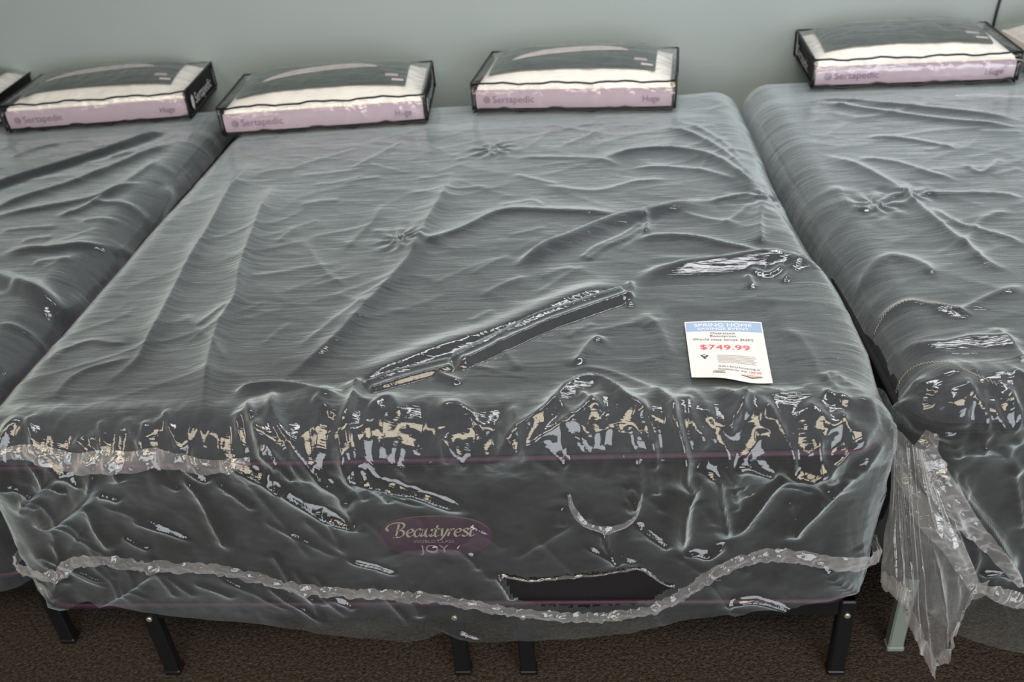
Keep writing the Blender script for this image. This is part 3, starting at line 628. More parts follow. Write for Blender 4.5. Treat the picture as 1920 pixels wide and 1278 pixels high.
# folds of the film: (profile, [(across, along)...], height, flank widths) in metres on the flat sheet
CENTRE_FEATS = [('r', [(-0.0427, 1.3336), (-0.0495, 1.136), (-0.0715, 0.9609), (-0.0834, 0.8219), (-0.0932, 0.7156), (-0.1287, 0.5821), (-0.1666, 0.4603), (-0.2116, 0.3193), (-0.2707, 0.2073), (-0.3244, 0.1392)], 0.0196, 0.022, 0.045), ('r', [(0.5174, 0.9398), (0.4124, 0.9606), (0.2898, 0.9835), (0.1414, 0.9981), (0.0355, 0.8915), (-0.0563, 0.8098), (-0.0872, 0.7243)], 0.0149, 0.02, 0.03), ('r', [(-0.6339, 1.3087), (-0.5836, 0.9339), (-0.5506, 0.703), (-0.5125, 0.5351), (-0.5112, 0.4242), (-0.494, 0.3051), (-0.4646, 0.1713), (-0.4375, 0.0727), (-0.4121, 0.0246), (-0.3964, -0.0151)], 0.023, 0.02, 0.035), ('r', [(-0.7765, 1.5114), (-0.7556, 1.2108), (-0.729, 0.9578), (-0.7145, 0.7589), (-0.6861, 0.5198), (-0.6717, 0.3872), (-0.6625, 0.2826), (-0.6732, 0.2373), (-0.6997, 0.1819), (-0.71, 0.1361)], 0.0196, 0.02, 0.03), ('r', [(-0.7098, 0.3396), (-0.7575, 0.3422), (-0.8179, 0.3573), (-0.8549, 0.3359), (-0.8794, 0.3096), (-0.8828, 0.2584)], 0.0059, 0.012, 0.02), ('r', [(-0.6759, 0.2744), (-0.7368, 0.2512), (-0.7772, 0.2273), (-0.7992, 0.1802), (-0.7957, 0.1103)], 0.0065, 0.012, 0.025), ('r', [(-0.5184, 0.501), (-0.5502, 0.4515), (-0.5751, 0.3986)], 0.0052, 0.01, 0.02), ('r', [(-0.4237, 0.8647), (-0.3415, 0.714), (-0.2873, 0.6359), (-0.2248, 0.5751)], 0.0039, 0.008, 0.014), ('r', [(-0.2329, 1.1), (-0.242, 0.9699), (-0.2694, 0.868), (-0.2952, 0.7723)], 0.0046, 0.015, 0.02), ('r', [(-0.3281, 1.3402), (-0.4051, 1.2829), (-0.5087, 1.2729)], 0.0026, 0.01), ('r', [(-0.637, 0.4825), (-0.5697, 0.391), (-0.5084, 0.3287), (-0.4395, 0.2365)], 0.0033, 0.008), ('r', [(-0.293, 0.2944), (-0.2583, 0.3611), (-0.2218, 0.4313), (-0.1608, 0.53)], 0.0039, 0.012, 0.02), ('p', [(0.4805, 0.4967), (0.4123, 0.4605), (0.3481, 0.4202), (0.2732, 0.3722), (0.1899, 0.3016), (0.1327, 0.2546), (0.0772, 0.2111)], 0.023, 0.024, 0.006), ('g', [(0.494, 0.551), (0.4141, 0.5221), (0.3226, 0.4665), (0.2227, 0.3871), (0.127, 0.3231), (0.0567, 0.2868), (-0.0325, 0.227), (-0.1072, 0.1751), (-0.1486, 0.118)], 0.0184, 0.022, 0.05), ('p', [(0.0767, 0.2153), (0.0201, 0.1934), (-0.0407, 0.166), (-0.0985, 0.1293)], 0.0138, 0.02, 0.006), ('g', [(0.4802, 0.5386), (0.5504, 0.6015), (0.6189, 0.6216), (0.7002, 0.6323), (0.7817, 0.643), (0.8871, 0.6403), (0.9437, 0.5992), (0.9624, 0.5042), (0.9663, 0.381), (0.972, 0.2479), (0.9615, 0.1105)], 0.0236, 0.022, 0.04), ('r', [(0.9104, 0.6384), (0.8787, 0.5849), (0.849, 0.5253)], 0.0138, 0.007), ('r', [(0.8671, 0.6052), (0.8211, 0.5674), (0.7736, 0.5929)], 0.0126, 0.007), ('r', [(0.7701, 0.5712), (0.7745, 0.5046)], 0.0126, 0.006), ('r', [(0.4817, 0.5654), (0.4857, 0.4989), (0.4718, 0.4318)], 0.0138, 0.008), ('g', [(0.1838, 0.6437), (0.2642, 0.7572), (0.3432, 0.8205), (0.4254, 0.8896), (0.502, 0.9342), (0.5479, 0.9474), (0.6422, 0.9919), (0.7372, 1.0263)], 0.023, 0.016, 0.04), ('p', [(0.3706, 0.6875), (0.4214, 0.7594), (0.4807, 0.8083), (0.5402, 0.8789)], 0.0046, 0.016, 0.005), ('r', [(0.5427, 0.9373), (0.5468, 0.8681), (0.533, 0.8166)], 0.0138, 0.007), ('r', [(0.4932, 0.7753), (0.5657, 0.7943), (0.6635, 0.7794), (0.7283, 0.7394), (0.8147, 0.681), (0.8936, 0.6398)], 0.0172, 0.014, 0.03), ('r', [(0.638, 0.9492), (0.7206, 0.8959), (0.8085, 0.8538)], 0.0052, 0.01, 0.02), ('r', [(0.4232, 1.3768), (0.5283, 1.41), (0.6328, 1.4201), (0.732, 1.384), (0.8044, 1.2939), (0.8619, 1.1403), (0.9, 1.0467)], 0.0196, 0.018, 0.03), ('r', [(0.1424, 1.4212), (0.2841, 1.4034), (0.423, 1.3723), (0.5056, 1.3037)], 0.0065, 0.014, 0.022), ('r', [(0.5218, 1.293), (0.6375, 1.2791), (0.7478, 1.2359), (0.8434, 1.1225)], 0.0065, 0.012, 0.022), ('r', [(0.2375, 1.1899), (0.3525, 1.1367), (0.4328, 1.128), (0.5316, 1.1775), (0.646, 1.1933)], 0.0065, 0.014, 0.024), ('r', [(0.6434, 1.6553), (0.7345, 1.5637), (0.8061, 1.4308), (0.8624, 1.2436), (0.8936, 1.0973)], 0.0138, 0.012, 0.02), ('r', [(0.7122, 1.6996), (0.7903, 1.5817), (0.8431, 1.4498), (0.8817, 1.2627)], 0.0065, 0.01, 0.018), ('r', [(0.734, 1.0008), (0.7988, 1.0311), (0.8913, 1.0401)], 0.0065, 0.01), ('r', [(0.888, 1.0217), (0.8536, 0.8663), (0.8305, 0.7095)], 0.0138, 0.01, 0.02), ('r', [(0.9036, 0.9834), (0.9237, 0.8596), (0.9262, 0.7014)], 0.0065, 0.01, 0.02), ('r', [(0.8524, 0.9886), (0.7949, 0.9059), (0.7448, 0.8597)], 0.0046, 0.01), ('r', [(0.2582, 1.0122), (0.2249, 1.0721), (0.1777, 1.0578), (0.1152, 1.0378)], 0.0039, 0.012), ('r', [(0.1497, 1.2845), (0.2195, 1.2336), (0.3036, 1.1825)], 0.0039, 0.01), ('r', [(0.0344, 1.4347), (0.086, 1.4664), (0.1398, 1.4692)], 0.0033, 0.01, 0.018), ('r', [(-0.72, 1.3859), (-0.6545, 1.4152), (-0.5807, 1.4158)], 0.0033, 0.01, 0.018), ('r', [(-0.5017, 1.1079), (-0.4404, 1.1331), (-0.3731, 1.1341)], 0.0033, 0.01, 0.018), ('r', [(-0.4004, 1.2608), (-0.338, 1.2993), (-0.2697, 1.3112)], 0.0033, 0.01, 0.018), ('r', [(-0.499, 0.8545), (-0.4838, 0.9144), (-0.4624, 0.9547)], 0.0033, 0.01, 0.018), ('r', [(0.0742, 0.6233), (0.1251, 0.6863), (0.179, 0.7333)], 0.0033, 0.01, 0.018), ('r', [(0.1113, 0.5115), (0.1675, 0.5691), (0.2266, 0.6119)], 0.0033, 0.01, 0.018), ('r', [(0.244, 0.5025), (0.3087, 0.5863), (0.3771, 0.6576)], 0.0033, 0.01, 0.018), ('r', [(0.2544, 0.5959), (0.3015, 0.6289), (0.3495, 0.6453)], 0.0033, 0.01, 0.018), ('r', [(0.0962, 0.3876), (0.1251, 0.4232), (0.1557, 0.4447)], 0.0033, 0.01, 0.018), ('r', [(0.4935, 0.3406), (0.5379, 0.3679), (0.5818, 0.3816)], 0.0033, 0.01, 0.018), ('r', [(0.3971, 0.3694), (0.3598, 0.3439), (0.3232, 0.3053)], 0.0033, 0.01, 0.018), ('c', [(-0.1384, 0.8365)], 0.0161, 0.04, 9), ('c', [(0.0744, 1.5019)], 0.0161, 0.04, 8), ('c', [(0.9151, 1.03)], 0.0184, 0.06, 7), ('r', [(0.4856, 0.4115), (0.5148, 0.3858), (0.5405, 0.3265), (0.5524, 0.2601), (0.5872, 0.2062)], 0.0059, 0.014, 0.022), ('r', [(0.3409, 0.188), (0.3645, 0.2383), (0.3829, 0.28), (0.4137, 0.3114)], 0.0138, 0.014, 0.018), ('r', [(0.3237, 0.1788), (0.3695, 0.1826), (0.4257, 0.164), (0.4897, 0.113), (0.5392, 0.061)], 0.0059, 0.012, 0.022), ('r', [(0.1661, 0.2919), (0.2061, 0.2254), (0.2257, 0.1835)], 0.0039, 0.01), ('r', [(0.5607, 0.1675), (0.5854, 0.0902), (0.6121, 0.0482), (0.6268, 0.0377)], 0.0065, 0.012, 0.02), ('r', [(0.6974, 0.1075), (0.7315, 0.0738), (0.7746, 0.0791), (0.8466, 0.1157)], 0.0046, 0.012, 0.02), ('r', [(0.8004, 0.3225), (0.8375, 0.2766), (0.8487, 0.1731), (0.8424, 0.0974)], 0.0046, 0.014, 0.02), ('r', [(0.1259, -0.0322), (0.1813, -0.0207), (0.2207, 0.0162), (0.2893, 0.0549), (0.3462, 0.1212), (0.3942, 0.1267), (0.4496, 0.0657), (0.4999, 0.0326), (0.5366, 0.01)], 0.0276, 0.012, 0.028), ('r', [(0.1364, -0.0368), (0.1911, -0.0209), (0.2493, -0.0034), (0.3018, 0.0203), (0.3453, 0.0389), (0.395, 0.0748), (0.4213, 0.0583)], 0.0161, 0.01, 0.018), ('r', [(0.3982, 0.0748), (0.4041, 0.0327), (0.4083, 0.0041)], 0.0065, 0.008), ('r', [(0.4516, 0.022), (0.4608, -0.016), (0.4646, -0.0514)], 0.0138, 0.008, 0.014), ('r', [(0.4777, 0.014), (0.4949, -0.007), (0.5037, -0.0514)], 0.0138, 0.008, 0.012), ('r', [(0.3556, 0.024), (0.3669, 0.0435), (0.3944, 0.059)], 0.0052, 0.008), ('r', [(0.2572, -0.0222), (0.2884, -0.0444), (0.3046, -0.0514)], 0.0065, 0.008), ('r', [(0.0612, 0.0505), (0.0932, 0.0669), (0.133, 0.0488), (0.15, 0.0281), (0.1881, 0.0158)], 0.0138, 0.012, 0.02), ('r', [(-0.0849, 0.0596), (-0.0439, 0.0846), (-0.0047, 0.0414)], 0.0138, 0.012, 0.016), ('r', [(0.5745, 0.0815), (0.5451, 0.0552), (0.5381, 0.0347), (0.5568, -0.0218), (0.5592, -0.0709), (0.5742, -0.1055), (0.5633, -0.1639), (0.5586, -0.2986)], 0.0345, 0.012, 0.022), ('r', [(0.5742, 0.0787), (0.5716, 0.044), (0.5781, 0.0195), (0.6083, -0.0189)], 0.0161, 0.01, 0.014), ('r', [(0.5717, -0.0514), (0.6018, -0.0565), (0.626, -0.0781), (0.6343, -0.1358), (0.6512, -0.2261), (0.6585, -0.2573)], 0.0276, 0.01, 0.024), ('r', [(0.5892, -0.1348), (0.607, -0.1722), (0.6306, -0.2104)], 0.0052, 0.008, 0.014), ('r', [(0.5586, -0.2986), (0.5841, -0.2877), (0.6182, -0.2962), (0.652, -0.2603)], 0.0161, 0.01), ('r', [(0.5816, 0.0598), (0.6106, 0.0332), (0.6316, -0.0002), (0.6454, -0.0404), (0.6523, -0.0787), (0.6715, -0.166)], 0.0138, 0.012, 0.02), ('r', [(0.6953, 0.0947), (0.6756, 0.052), (0.6537, 0.0227), (0.6378, -0.0022)], 0.0253, 0.01, 0.024), ('r', [(0.7158, 0.0743), (0.7174, 0.0357), (0.7163, 0.0121)], 0.0065, 0.008), ('r', [(0.7147, 0.068), (0.7309, 0.0354), (0.7441, 0.0097), (0.7645, -0.0289), (0.7594, -0.0514), (0.7436, -0.0711)], 0.0207, 0.009, 0.018), ('r', [(0.649, -0.0497), (0.6825, -0.0493), (0.7169, -0.062), (0.744, -0.0753)], 0.0184, 0.01, 0.02), ('r', [(0.7438, -0.0725), (0.7734, -0.0565), (0.8126, -0.0514), (0.852, -0.0306), (0.8872, -0.0005), (0.9171, 0.0201)], 0.0299, 0.01, 0.026), ('r', [(0.7729, -0.0322), (0.8155, -0.0084), (0.8752, 0.0352)], 0.0161, 0.01, 0.02), ('r', [(0.7163, 0.0121), (0.6969, -0.0109), (0.6663, -0.0408)], 0.0065, 0.008), ('r', [(0.6627, -0.2542), (0.7091, -0.1668), (0.7503, -0.0881), (0.8033, -0.0514), (0.8465, -0.0235)], 0.0184, 0.008, 0.014), ('r', [(0.7661, -0.2669), (0.7992, -0.2135), (0.8357, -0.1546), (0.8863, -0.0565), (0.9399, -0.008)], 0.023, 0.009, 0.014), ('r', [(0.7714, -0.146), (0.7852, -0.2132), (0.8038, -0.2597)], 0.0065, 0.006), ('r', [(0.8357, -0.1546), (0.8406, -0.1043), (0.8473, -0.0555)], 0.0052, 0.008), ('r', [(0.9547, 0.0504), (0.9643, -0.0132), (0.964, -0.086), (0.9711, -0.1676), (0.9879, -0.2094), (1.0093, -0.2786), (1.0225, -0.3422)], 0.023, 0.01, 0.02), ('r', [(0.7522, -0.1094), (0.7788, -0.1129), (0.8202, -0.1282)], 0.0039, 0.006), ('r', [(-0.1315, 0.0339), (-0.1264, -0.0051), (-0.118, -0.0468), (-0.0848, -0.0571), (-0.0559, -0.0723), (0.016, -0.1107), (0.075, -0.145), (0.1191, -0.1778)], 0.0253, 0.009, 0.018), ('r', [(-0.1276, 0.17), (-0.1185, 0.1015), (-0.1222, 0.0429), (-0.134, 0.0182)], 0.0207, 0.01, 0.018), ('r', [(-0.3035, 0.1285), (-0.2766, 0.0529), (-0.2271, 0.0065), (-0.182, -0.0454), (-0.1477, -0.0967), (-0.1478, -0.1496), (-0.1618, -0.1771)], 0.0253, 0.01, 0.026), ('r', [(-0.3918, 0.0046), (-0.3627, -0.0272), (-0.3003, -0.0637), (-0.2493, -0.1201), (-0.2058, -0.1638), (-0.1672, -0.1879), (-0.1004, -0.2287)], 0.0207, 0.009, 0.018), ('r', [(-0.3997, 0.1249), (-0.3545, 0.1405), (-0.3044, 0.1442), (-0.2389, 0.1296), (-0.1751, 0.0963), (-0.1415, 0.112)], 0.0253, 0.012, 0.03), ('r', [(-0.3792, 0.0497), (-0.3341, 0.0542), (-0.3072, 0.0275), (-0.28, -0.0224)], 0.0138, 0.009, 0.014), ('r', [(-0.0715, -0.016), (-0.0338, -0.0291), (-0.0059, -0.0514), (0.0003, -0.0853)], 0.0065, 0.009), ('r', [(-0.132, -0.1045), (-0.1389, -0.1651), (-0.1329, -0.2122)], 0.0161, 0.008), ('r', [(-0.0755, -0.0689), (-0.0384, -0.1215), (0.0258, -0.15)], 0.0065, 0.01), ('r', [(-0.4841, -0.0405), (-0.4583, -0.0974), (-0.4453, -0.1827), (-0.4313, -0.2805)], 0.0161, 0.01, 0.016), ('r', [(-0.7116, -0.1149), (-0.7166, -0.2018), (-0.6951, -0.2681)], 0.0138, 0.009, 0.014), ('r', [(-0.8176, -0.1919), (-0.8281, -0.2661), (-0.8401, -0.3137)], 0.0065, 0.008), ('r', [(-0.7356, -0.1854), (-0.8007, -0.2665), (-0.8363, -0.3138)], 0.0065, 0.008), ('r', [(-0.8139, 0.066), (-0.8442, 0.0331), (-0.8589, -0.0017), (-0.888, -0.0881)], 0.0253, 0.012, 0.02), ('r', [(-0.8139, 0.066), (-0.7845, 0.0168), (-0.7769, -0.0133)], 0.0138, 0.01), ('r', [(-0.661, 0.0562), (-0.6482, 0.0292), (-0.6404, 0.0092), (-0.6466, -0.0055)], 0.0065, 0.008), ('r', [(-0.5602, 0.0539), (-0.5504, 0.0223), (-0.5565, 0.0047)], 0.0065, 0.007), ('r', [(-0.5266, 0.0588), (-0.5416, 0.0123)], 0.0059, 0.006), ('r', [(-0.6653, -0.0153), (-0.6712, -0.0514), (-0.709, -0.1073), (-0.8057, -0.176), (-0.8728, -0.1909)], 0.0253, 0.012, 0.02), ('r', [(-0.7052, -0.0362), (-0.7731, -0.0528), (-0.8519, -0.1198), (-0.8789, -0.1747)], 0.0161, 0.01, 0.014), ('r', [(-0.8406, -0.3259), (-0.8819, -0.4054), (-0.9184, -0.4886)], 0.0161, 0.01), ('r', [(-0.6026, -0.3118), (-0.7146, -0.3891), (-0.8292, -0.4611)], 0.0161, 0.008, 0.014), ('r', [(-0.3555, -0.0316), (-0.3314, -0.1002), (-0.2853, -0.2095), (-0.2453, -0.3083)], 0.0059, 0.009, 0.014), ('r', [(0.4606, -0.026), (0.4701, -0.0745), (0.465, -0.1396), (0.4487, -0.1842)], 0.0138, 0.012, 0.016), ('r', [(0.3182, -0.1144), (0.3328, -0.1668), (0.3709, -0.198)], 0.0065, 0.01), ('r', [(0.3929, -0.2138), (0.4033, -0.2689), (0.4314, -0.326)], 0.0207, 0.008, 0.012), ('r', [(0.4598, -0.1996), (0.4934, -0.2389), (0.5412, -0.2791)], 0.0138, 0.007, 0.01), ('r', [(0.343, -0.1974), (0.2674, -0.2508), (0.1947, -0.3063)], 0.0065, 0.008, 0.012), ('r', [(-0.1131, -0.3102), (-0.036, -0.2701), (0.0702, -0.2636), (0.1326, -0.2169)], 0.0065, 0.01, 0.016), ('r', [(0.157, -0.339), (0.1775, -0.3816), (0.1923, -0.4251)], 0.0161, 0.008), ('r', [(0.6544, -0.4469), (0.7056, -0.4301), (0.7525, -0.4392), (0.8251, -0.4746), (0.8737, -0.4961)], 0.0161, 0.008, 0.012), ('r', [(0.6546, -0.4504), (0.7086, -0.4737), (0.7806, -0.4972), (0.851, -0.5012)], 0.0052, 0.006), ('r', [(0.8545, -0.3238), (0.8957, -0.3899), (0.9497, -0.4583)], 0.0138, 0.007), ('r', [(0.9442, -0.2932), (0.972, -0.3742), (0.9823, -0.4075)], 0.0052, 0.006), ('r', [(-0.0166, -0.4951), (0.1032, -0.5421), (0.2127, -0.5841)], 0.0052, 0.012), ('r', [(-0.0004, -0.5699), (0.0406, -0.5418)], 0.0039, 0.008)]
CENTRE_HEM = [(-1.6, 0.44), (-1.05, 0.3828), (-1.0061, 0.3828), (-0.9507, 0.374), (-0.9086, 0.3652), (-0.8806, 0.3948), (-0.8425, 0.3785), (-0.8054, 0.3642), (-0.7246, 0.3903), (-0.6409, 0.4092), (-0.5316, 0.4283), (-0.4091, 0.4457), (-0.2128, 0.4708), (-0.0657, 0.4882), (-0.0152, 0.4809), (0.019, 0.4625), (0.0588, 0.4811), (0.2102, 0.5021), (0.326, 0.4894), (0.446, 0.4734), (0.5863, 0.4327), (0.7009, 0.4158), (0.8129, 0.3958), (0.8955, 0.381), (0.9633, 0.3883), (0.9824, 0.3665), (0.9837, 0.3088), (1.02, 0.4), (1.6, 0.4)]
CENTRE_FLATS = [(0.677, 0.26, 0.115, 0.15), (-0.57, 2.0, 0.44, 0.2), (0.345, 2.06, 0.44, 0.28)]
CENTRE_SIDE = [([0.0, 0.1, 0.25, 0.36, 0.5, 0.66, 0.8, 0.95, 1.1, 1.26, 1.55, 2.0], [0.018, 0.02, 0.025, 0.028, 0.028, 0.02, 0.008, 0.0, -0.004, 0.0, 0.005, 0.01]), ([0, 0.3, 0.6, 1.0, 1.6, 2.0], [0.012, 0.01, 0.01, 0.008, 0.0, 0.0])]
HOLE = [(0.1734, -0.3408), (0.2206, -0.3583), (0.2972, -0.3559), (0.3675, -0.3467), (0.4313, -0.3376), (0.4658, -0.3314), (0.497, -0.3517), (0.5182, -0.3754), (0.5438, -0.3824), (0.5303, -0.3992), (0.5015, -0.4229), (0.4485, -0.4433), (0.3532, -0.4477), (0.2574, -0.4433), (0.2045, -0.4235), (0.1834, -0.3817)]
SEAL = [(-1.0049, -0.368), (-0.9369, -0.3264), (-0.8705, -0.3203), (-0.8337, -0.3173), (-0.794, -0.2835), (-0.7288, -0.276), (-0.6586, -0.2906), (-0.5497, -0.3006), (-0.4538, -0.3122), (-0.3858, -0.337), (-0.2926, -0.3623), (-0.1976, -0.3808), (-0.1009, -0.3888), (-0.0052, -0.4021), (0.0901, -0.4188), (0.1851, -0.4426), (0.2808, -0.4595), (0.3648, -0.4637), (0.4366, -0.4573), (0.5191, -0.4266), (0.5761, -0.3828), (0.6309, -0.3271), (0.6965, -0.2974), (0.7512, -0.2855), (0.8295, -0.2962), (0.8981, -0.318), (0.9692, -0.3545), (1.0037, -0.3779), (1.0345, -0.4048)]
LIPFOLD = [(-0.8531, -0.0038), (-0.8053, 0.0013), (-0.7465, -0.0057), (-0.689, -0.017), (-0.63, -0.0139), (-0.5721, -0.017), (-0.5251, -0.0127), (-0.4682, -0.0189), (-0.4118, -0.0262), (-0.3654, -0.0229), (-0.3169, -0.0176)]
CURL = [(0.3251, -0.1072), (0.3334, -0.1517), (0.3544, -0.1869), (0.3819, -0.2058), (0.4153, -0.2095), (0.4487, -0.1887), (0.4651, -0.147), (0.4734, -0.096)]
TEAR = [(0.171, -0.3408), (0.2206, -0.3583), (0.2972, -0.3559), (0.3675, -0.3467), (0.4313, -0.3359), (0.4658, -0.3298), (0.497, -0.35), (0.5204, -0.372), (0.546, -0.3791)]
LOGO = (0.03, -0.217)
SIGN = [(0.595, 0.357), (0.766, 0.346), (0.587, 0.139), (0.747, 0.107)]
LEFT_FEATS = [('g', [(0.7834, 1.8212), (0.6575, 1.6104), (0.509, 1.4472), (0.4065, 1.3383), (0.2957, 1.1922)], 0.026, 0.02, 0.035), ('r', [(0.8629, 1.6654), (0.7689, 1.4909), (0.6442, 1.2881), (0.535, 1.1671), (0.4251, 1.0337)], 0.018, 0.02, 0.03), ('r', [(0.863, 1.5047), (0.8334, 1.2896), (0.7962, 1.1609), (0.7121, 1.1065), (0.5923, 1.0573), (0.4491, 0.9922)], 0.012, 0.015, 0.025), ('g', [(0.9527, 1.3222), (0.9862, 1.1407), (1.0856, 0.9134)], 0.03, 0.022, 0.018), ('r', [(1.0856, 0.9134), (1.0305, 0.9001), (0.9855, 0.8679), (0.9233, 0.8029), (0.7954, 0.7625), (0.6504, 0.7577)], 0.018, 0.014, 0.026), ('r', [(0.9942, 0.8671), (0.997, 0.7292), (0.9983, 0.5727), (1.0376, 0.4422)], 0.018, 0.012, 0.022), ('r', [(0.9834, 1.0584), (0.8819, 1.0891), (0.7691, 1.1007)], 0.01, 0.012), ('r', [(0.8828, 1.2613), (0.8245, 1.2011), (0.7615, 1.0406), (0.6888, 1.0082)], 0.012, 0.012, 0.02), ('g', [(0.9837, 0.6038), (0.9638, 0.4885), (0.8713, 0.5233), (0.7427, 0.5914), (0.6592, 0.6281)], 0.025, 0.02, 0.03), ('r', [(1.0508, 0.4145), (1.0189, 0.3772), (0.9992, 0.2785), (1.007, 0.163)], 0.018, 0.012, 0.02), ('r', [(0.9769, 0.4327), (0.8791, 0.5085), (0.8003, 0.5428)], 0.014, 0.01, 0.02), ('r', [(0.871, 0.3605), (0.9619, 0.3499), (1.0266, 0.3334)], 0.008, 0.008), ('r', [(0.2488, 1.556), (0.3063, 1.6454), (0.3842, 1.702)], 0.006, 0.01, 0.018), ('r', [(0.5683, 0.9055), (0.6514, 0.9276), (0.747, 0.9263)], 0.006, 0.01, 0.018), ('r', [(0.8001, 0.959), (0.8533, 0.9749), (0.9173, 0.9669)], 0.006, 0.01, 0.018), ('r', [(0.7889, 0.681), (0.8418, 0.7026), (0.9049, 0.704)], 0.006, 0.01, 0.018), ('r', [(0.6417, 1.5068), (0.7081, 1.5399), (0.7889, 1.5401)], 0.006, 0.01, 0.018), ('r', [(0.6809, 0.8238), (0.7181, 0.8488), (0.7672, 0.8516)], 0.006, 0.01, 0.018)]
LEFT_HEM = [(-1.6, 0.42), (0.6, 0.43), (0.9, 0.44), (1.0, 0.42), (1.6, 0.38)]
LEFT_FLATS = [(0.05, 2.02, 0.95, 0.24)]
RIGHT_FEATS = [('r', [(-0.818, 1.7889), (-0.6445, 1.7311), (-0.4856, 1.6485), (-0.3347, 1.5701), (-0.1651, 1.4556)], 0.016, 0.016, 0.03), ('r', [(-0.7878, 1.7542), (-0.5993, 1.6272), (-0.4228, 1.5143), (-0.1899, 1.3944)], 0.012, 0.014, 0.025), ('c', [(-0.8079, 0.8675)], 0.014, 0.05, 8), ('c', [(-0.6985, 0.9207)], 0.012, 0.05, 7), ('r', [(-0.876, 1.2749), (-0.802, 1.1775), (-0.7528, 1.0681), (-0.7123, 0.9479), (-0.7054, 0.8747), (-0.6845, 0.7217), (-0.6608, 0.5978), (-0.6413, 0.5117), (-0.577, 0.4404)], 0.015, 0.016, 0.03), ('r', [(-0.7759, 1.2176), (-0.6645, 1.1607), (-0.5997, 1.0704), (-0.5322, 1.0037)], 0.008, 0.012, 0.02), ('r', [(-0.6845, 0.9192), (-0.5913, 0.9166), (-0.4809, 0.9049), (-0.4034, 0.8682)], 0.01, 0.012, 0.02), ('r', [(-0.6747, 0.8367), (-0.6322, 0.7169), (-0.5515, 0.6477), (-0.518, 0.5858)], 0.009, 0.012, 0.02), ('r', [(-0.9707, 0.4564), (-0.8672, 0.5574), (-0.8004, 0.5242), (-0.7769, 0.4422)], 0.01, 0.016, 0.03), ('r', [(-0.8322, 0.3463), (-0.7903, 0.2965), (-0.6857, 0.3606), (-0.5921, 0.4034)], 0.008, 0.012, 0.02), ('r', [(-0.9585, 0.3189), (-0.8801, 0.3447), (-0.819, 0.3146), (-0.7533, 0.2714)], 0.009, 0.01, 0.02), ('r', [(-0.9476, 0.1953), (-0.8668, 0.1699), (-0.7842, 0.1862), (-0.6907, 0.1603)], 0.01, 0.014, 0.03), ('r', [(-0.7362, 0.2261), (-0.725, 0.1418), (-0.7249, 0.0794)], 0.01, 0.012, 0.02), ('r', [(-0.8862, 1.0239), (-0.8684, 0.8561), (-0.8034, 0.8323)], 0.008, 0.012), ('r', [(-0.6975, 1.3922), (-0.5755, 1.3515), (-0.4489, 1.2424)], 0.008, 0.012), ('r', [(-0.3523, 1.1647), (-0.4549, 1.0535), (-0.4851, 1.1388)], 0.006, 0.01), ('r', [(-0.6831, 0.5709), (-0.5688, 0.743), (-0.4658, 0.7989)], 0.007, 0.012), ('r', [(-0.9872, 0.0349), (-0.997, 0.0014), (-1.0048, -0.0278)], 0.018, 0.008, 0.012), ('r', [(-0.957, 0.0341), (-0.9637, 0.0007), (-0.9376, -0.04), (-0.9318, -0.0649)], 0.016, 0.008, 0.014), ('r', [(-0.9215, 0.0283), (-0.9295, -0.0001), (-0.9045, -0.03), (-0.909, -0.0585)], 0.02, 0.009, 0.018), ('r', [(-0.9067, 0.0232), (-0.8829, -0.0011), (-0.8712, -0.0308)], 0.018, 0.01, 0.014), ('r', [(-0.8295, 0.0214), (-0.816, -0.012), (-0.7762, -0.0437), (-0.7447, -0.0561)], 0.02, 0.012, 0.02), ('r', [(-0.798, 0.0255), (-0.77, -0.0035), (-0.744, -0.0184)], 0.016, 0.01, 0.016), ('r', [(-0.9045, -0.03), (-0.9209, -0.0791), (-0.8865, -0.1661), (-0.8474, -0.2498), (-0.8093, -0.3052)], 0.026, 0.01, 0.02), ('r', [(-0.9052, -0.0795), (-0.871, -0.1518), (-0.8205, -0.2198), (-0.7683, -0.2901), (-0.7106, -0.3795), (-0.6808, -0.4383)], 0.03, 0.01, 0.022), ('r', [(-0.9319, -0.1071), (-0.898, -0.2106), (-0.8538, -0.3044), (-0.8033, -0.3946)], 0.022, 0.01, 0.018), ('r', [(-0.9885, -0.0514), (-0.9484, -0.1355), (-0.9117, -0.2255), (-0.8789, -0.3523)], 0.022, 0.01, 0.016), ('r', [(-0.8038, -0.3053), (-0.7821, -0.3702), (-0.7838, -0.437)], 0.014, 0.008), ('r', [(-0.7581, -0.1115), (-0.7215, -0.2294), (-0.6988, -0.3071)], 0.012, 0.01), ('r', [(-0.8454, -0.0514), (-0.7851, -0.0827), (-0.7222, -0.1553)], 0.012, 0.01, 0.016), ('r', [(-0.7682, -0.4287), (-0.7243, -0.4208), (-0.6789, -0.4468)], 0.016, 0.008)]
RIGHT_HEM = [(-1.6, 0.4), (-0.9386, 0.4021), (-0.8695, 0.4727), (-0.7981, 0.5457), (-0.7478, 0.5625), (-0.7102, 0.5738), (-0.6604, 0.5871), (-0.5873, 0.5986), (-0.4309, 0.5748), (1.6, 0.5)]
RIGHT_FLATS = [(0, 2.05, 0.95, 0.24)]
RIGHT_SIDE = [([-1, 3], [0.0, 0.0]), ([0, 0.3, 0.6, 0.9, 1.2, 1.6, 2.0], [-0.01, -0.01, 0.0, 0.02, 0.03, 0.03, 0.02])]
RSEAL = [(-0.7811, -0.4507), (-0.7523, -0.451), (-0.7135, -0.4721), (-0.6759, -0.4864), (-0.6052, -0.4942), (-0.5054, -0.4831)]
RSTRIP = [(-0.3055, 1.7054), (-0.259, 1.7095), (-0.2018, 1.6943), (-0.1368, 1.678), (-0.0583, 1.6538)]
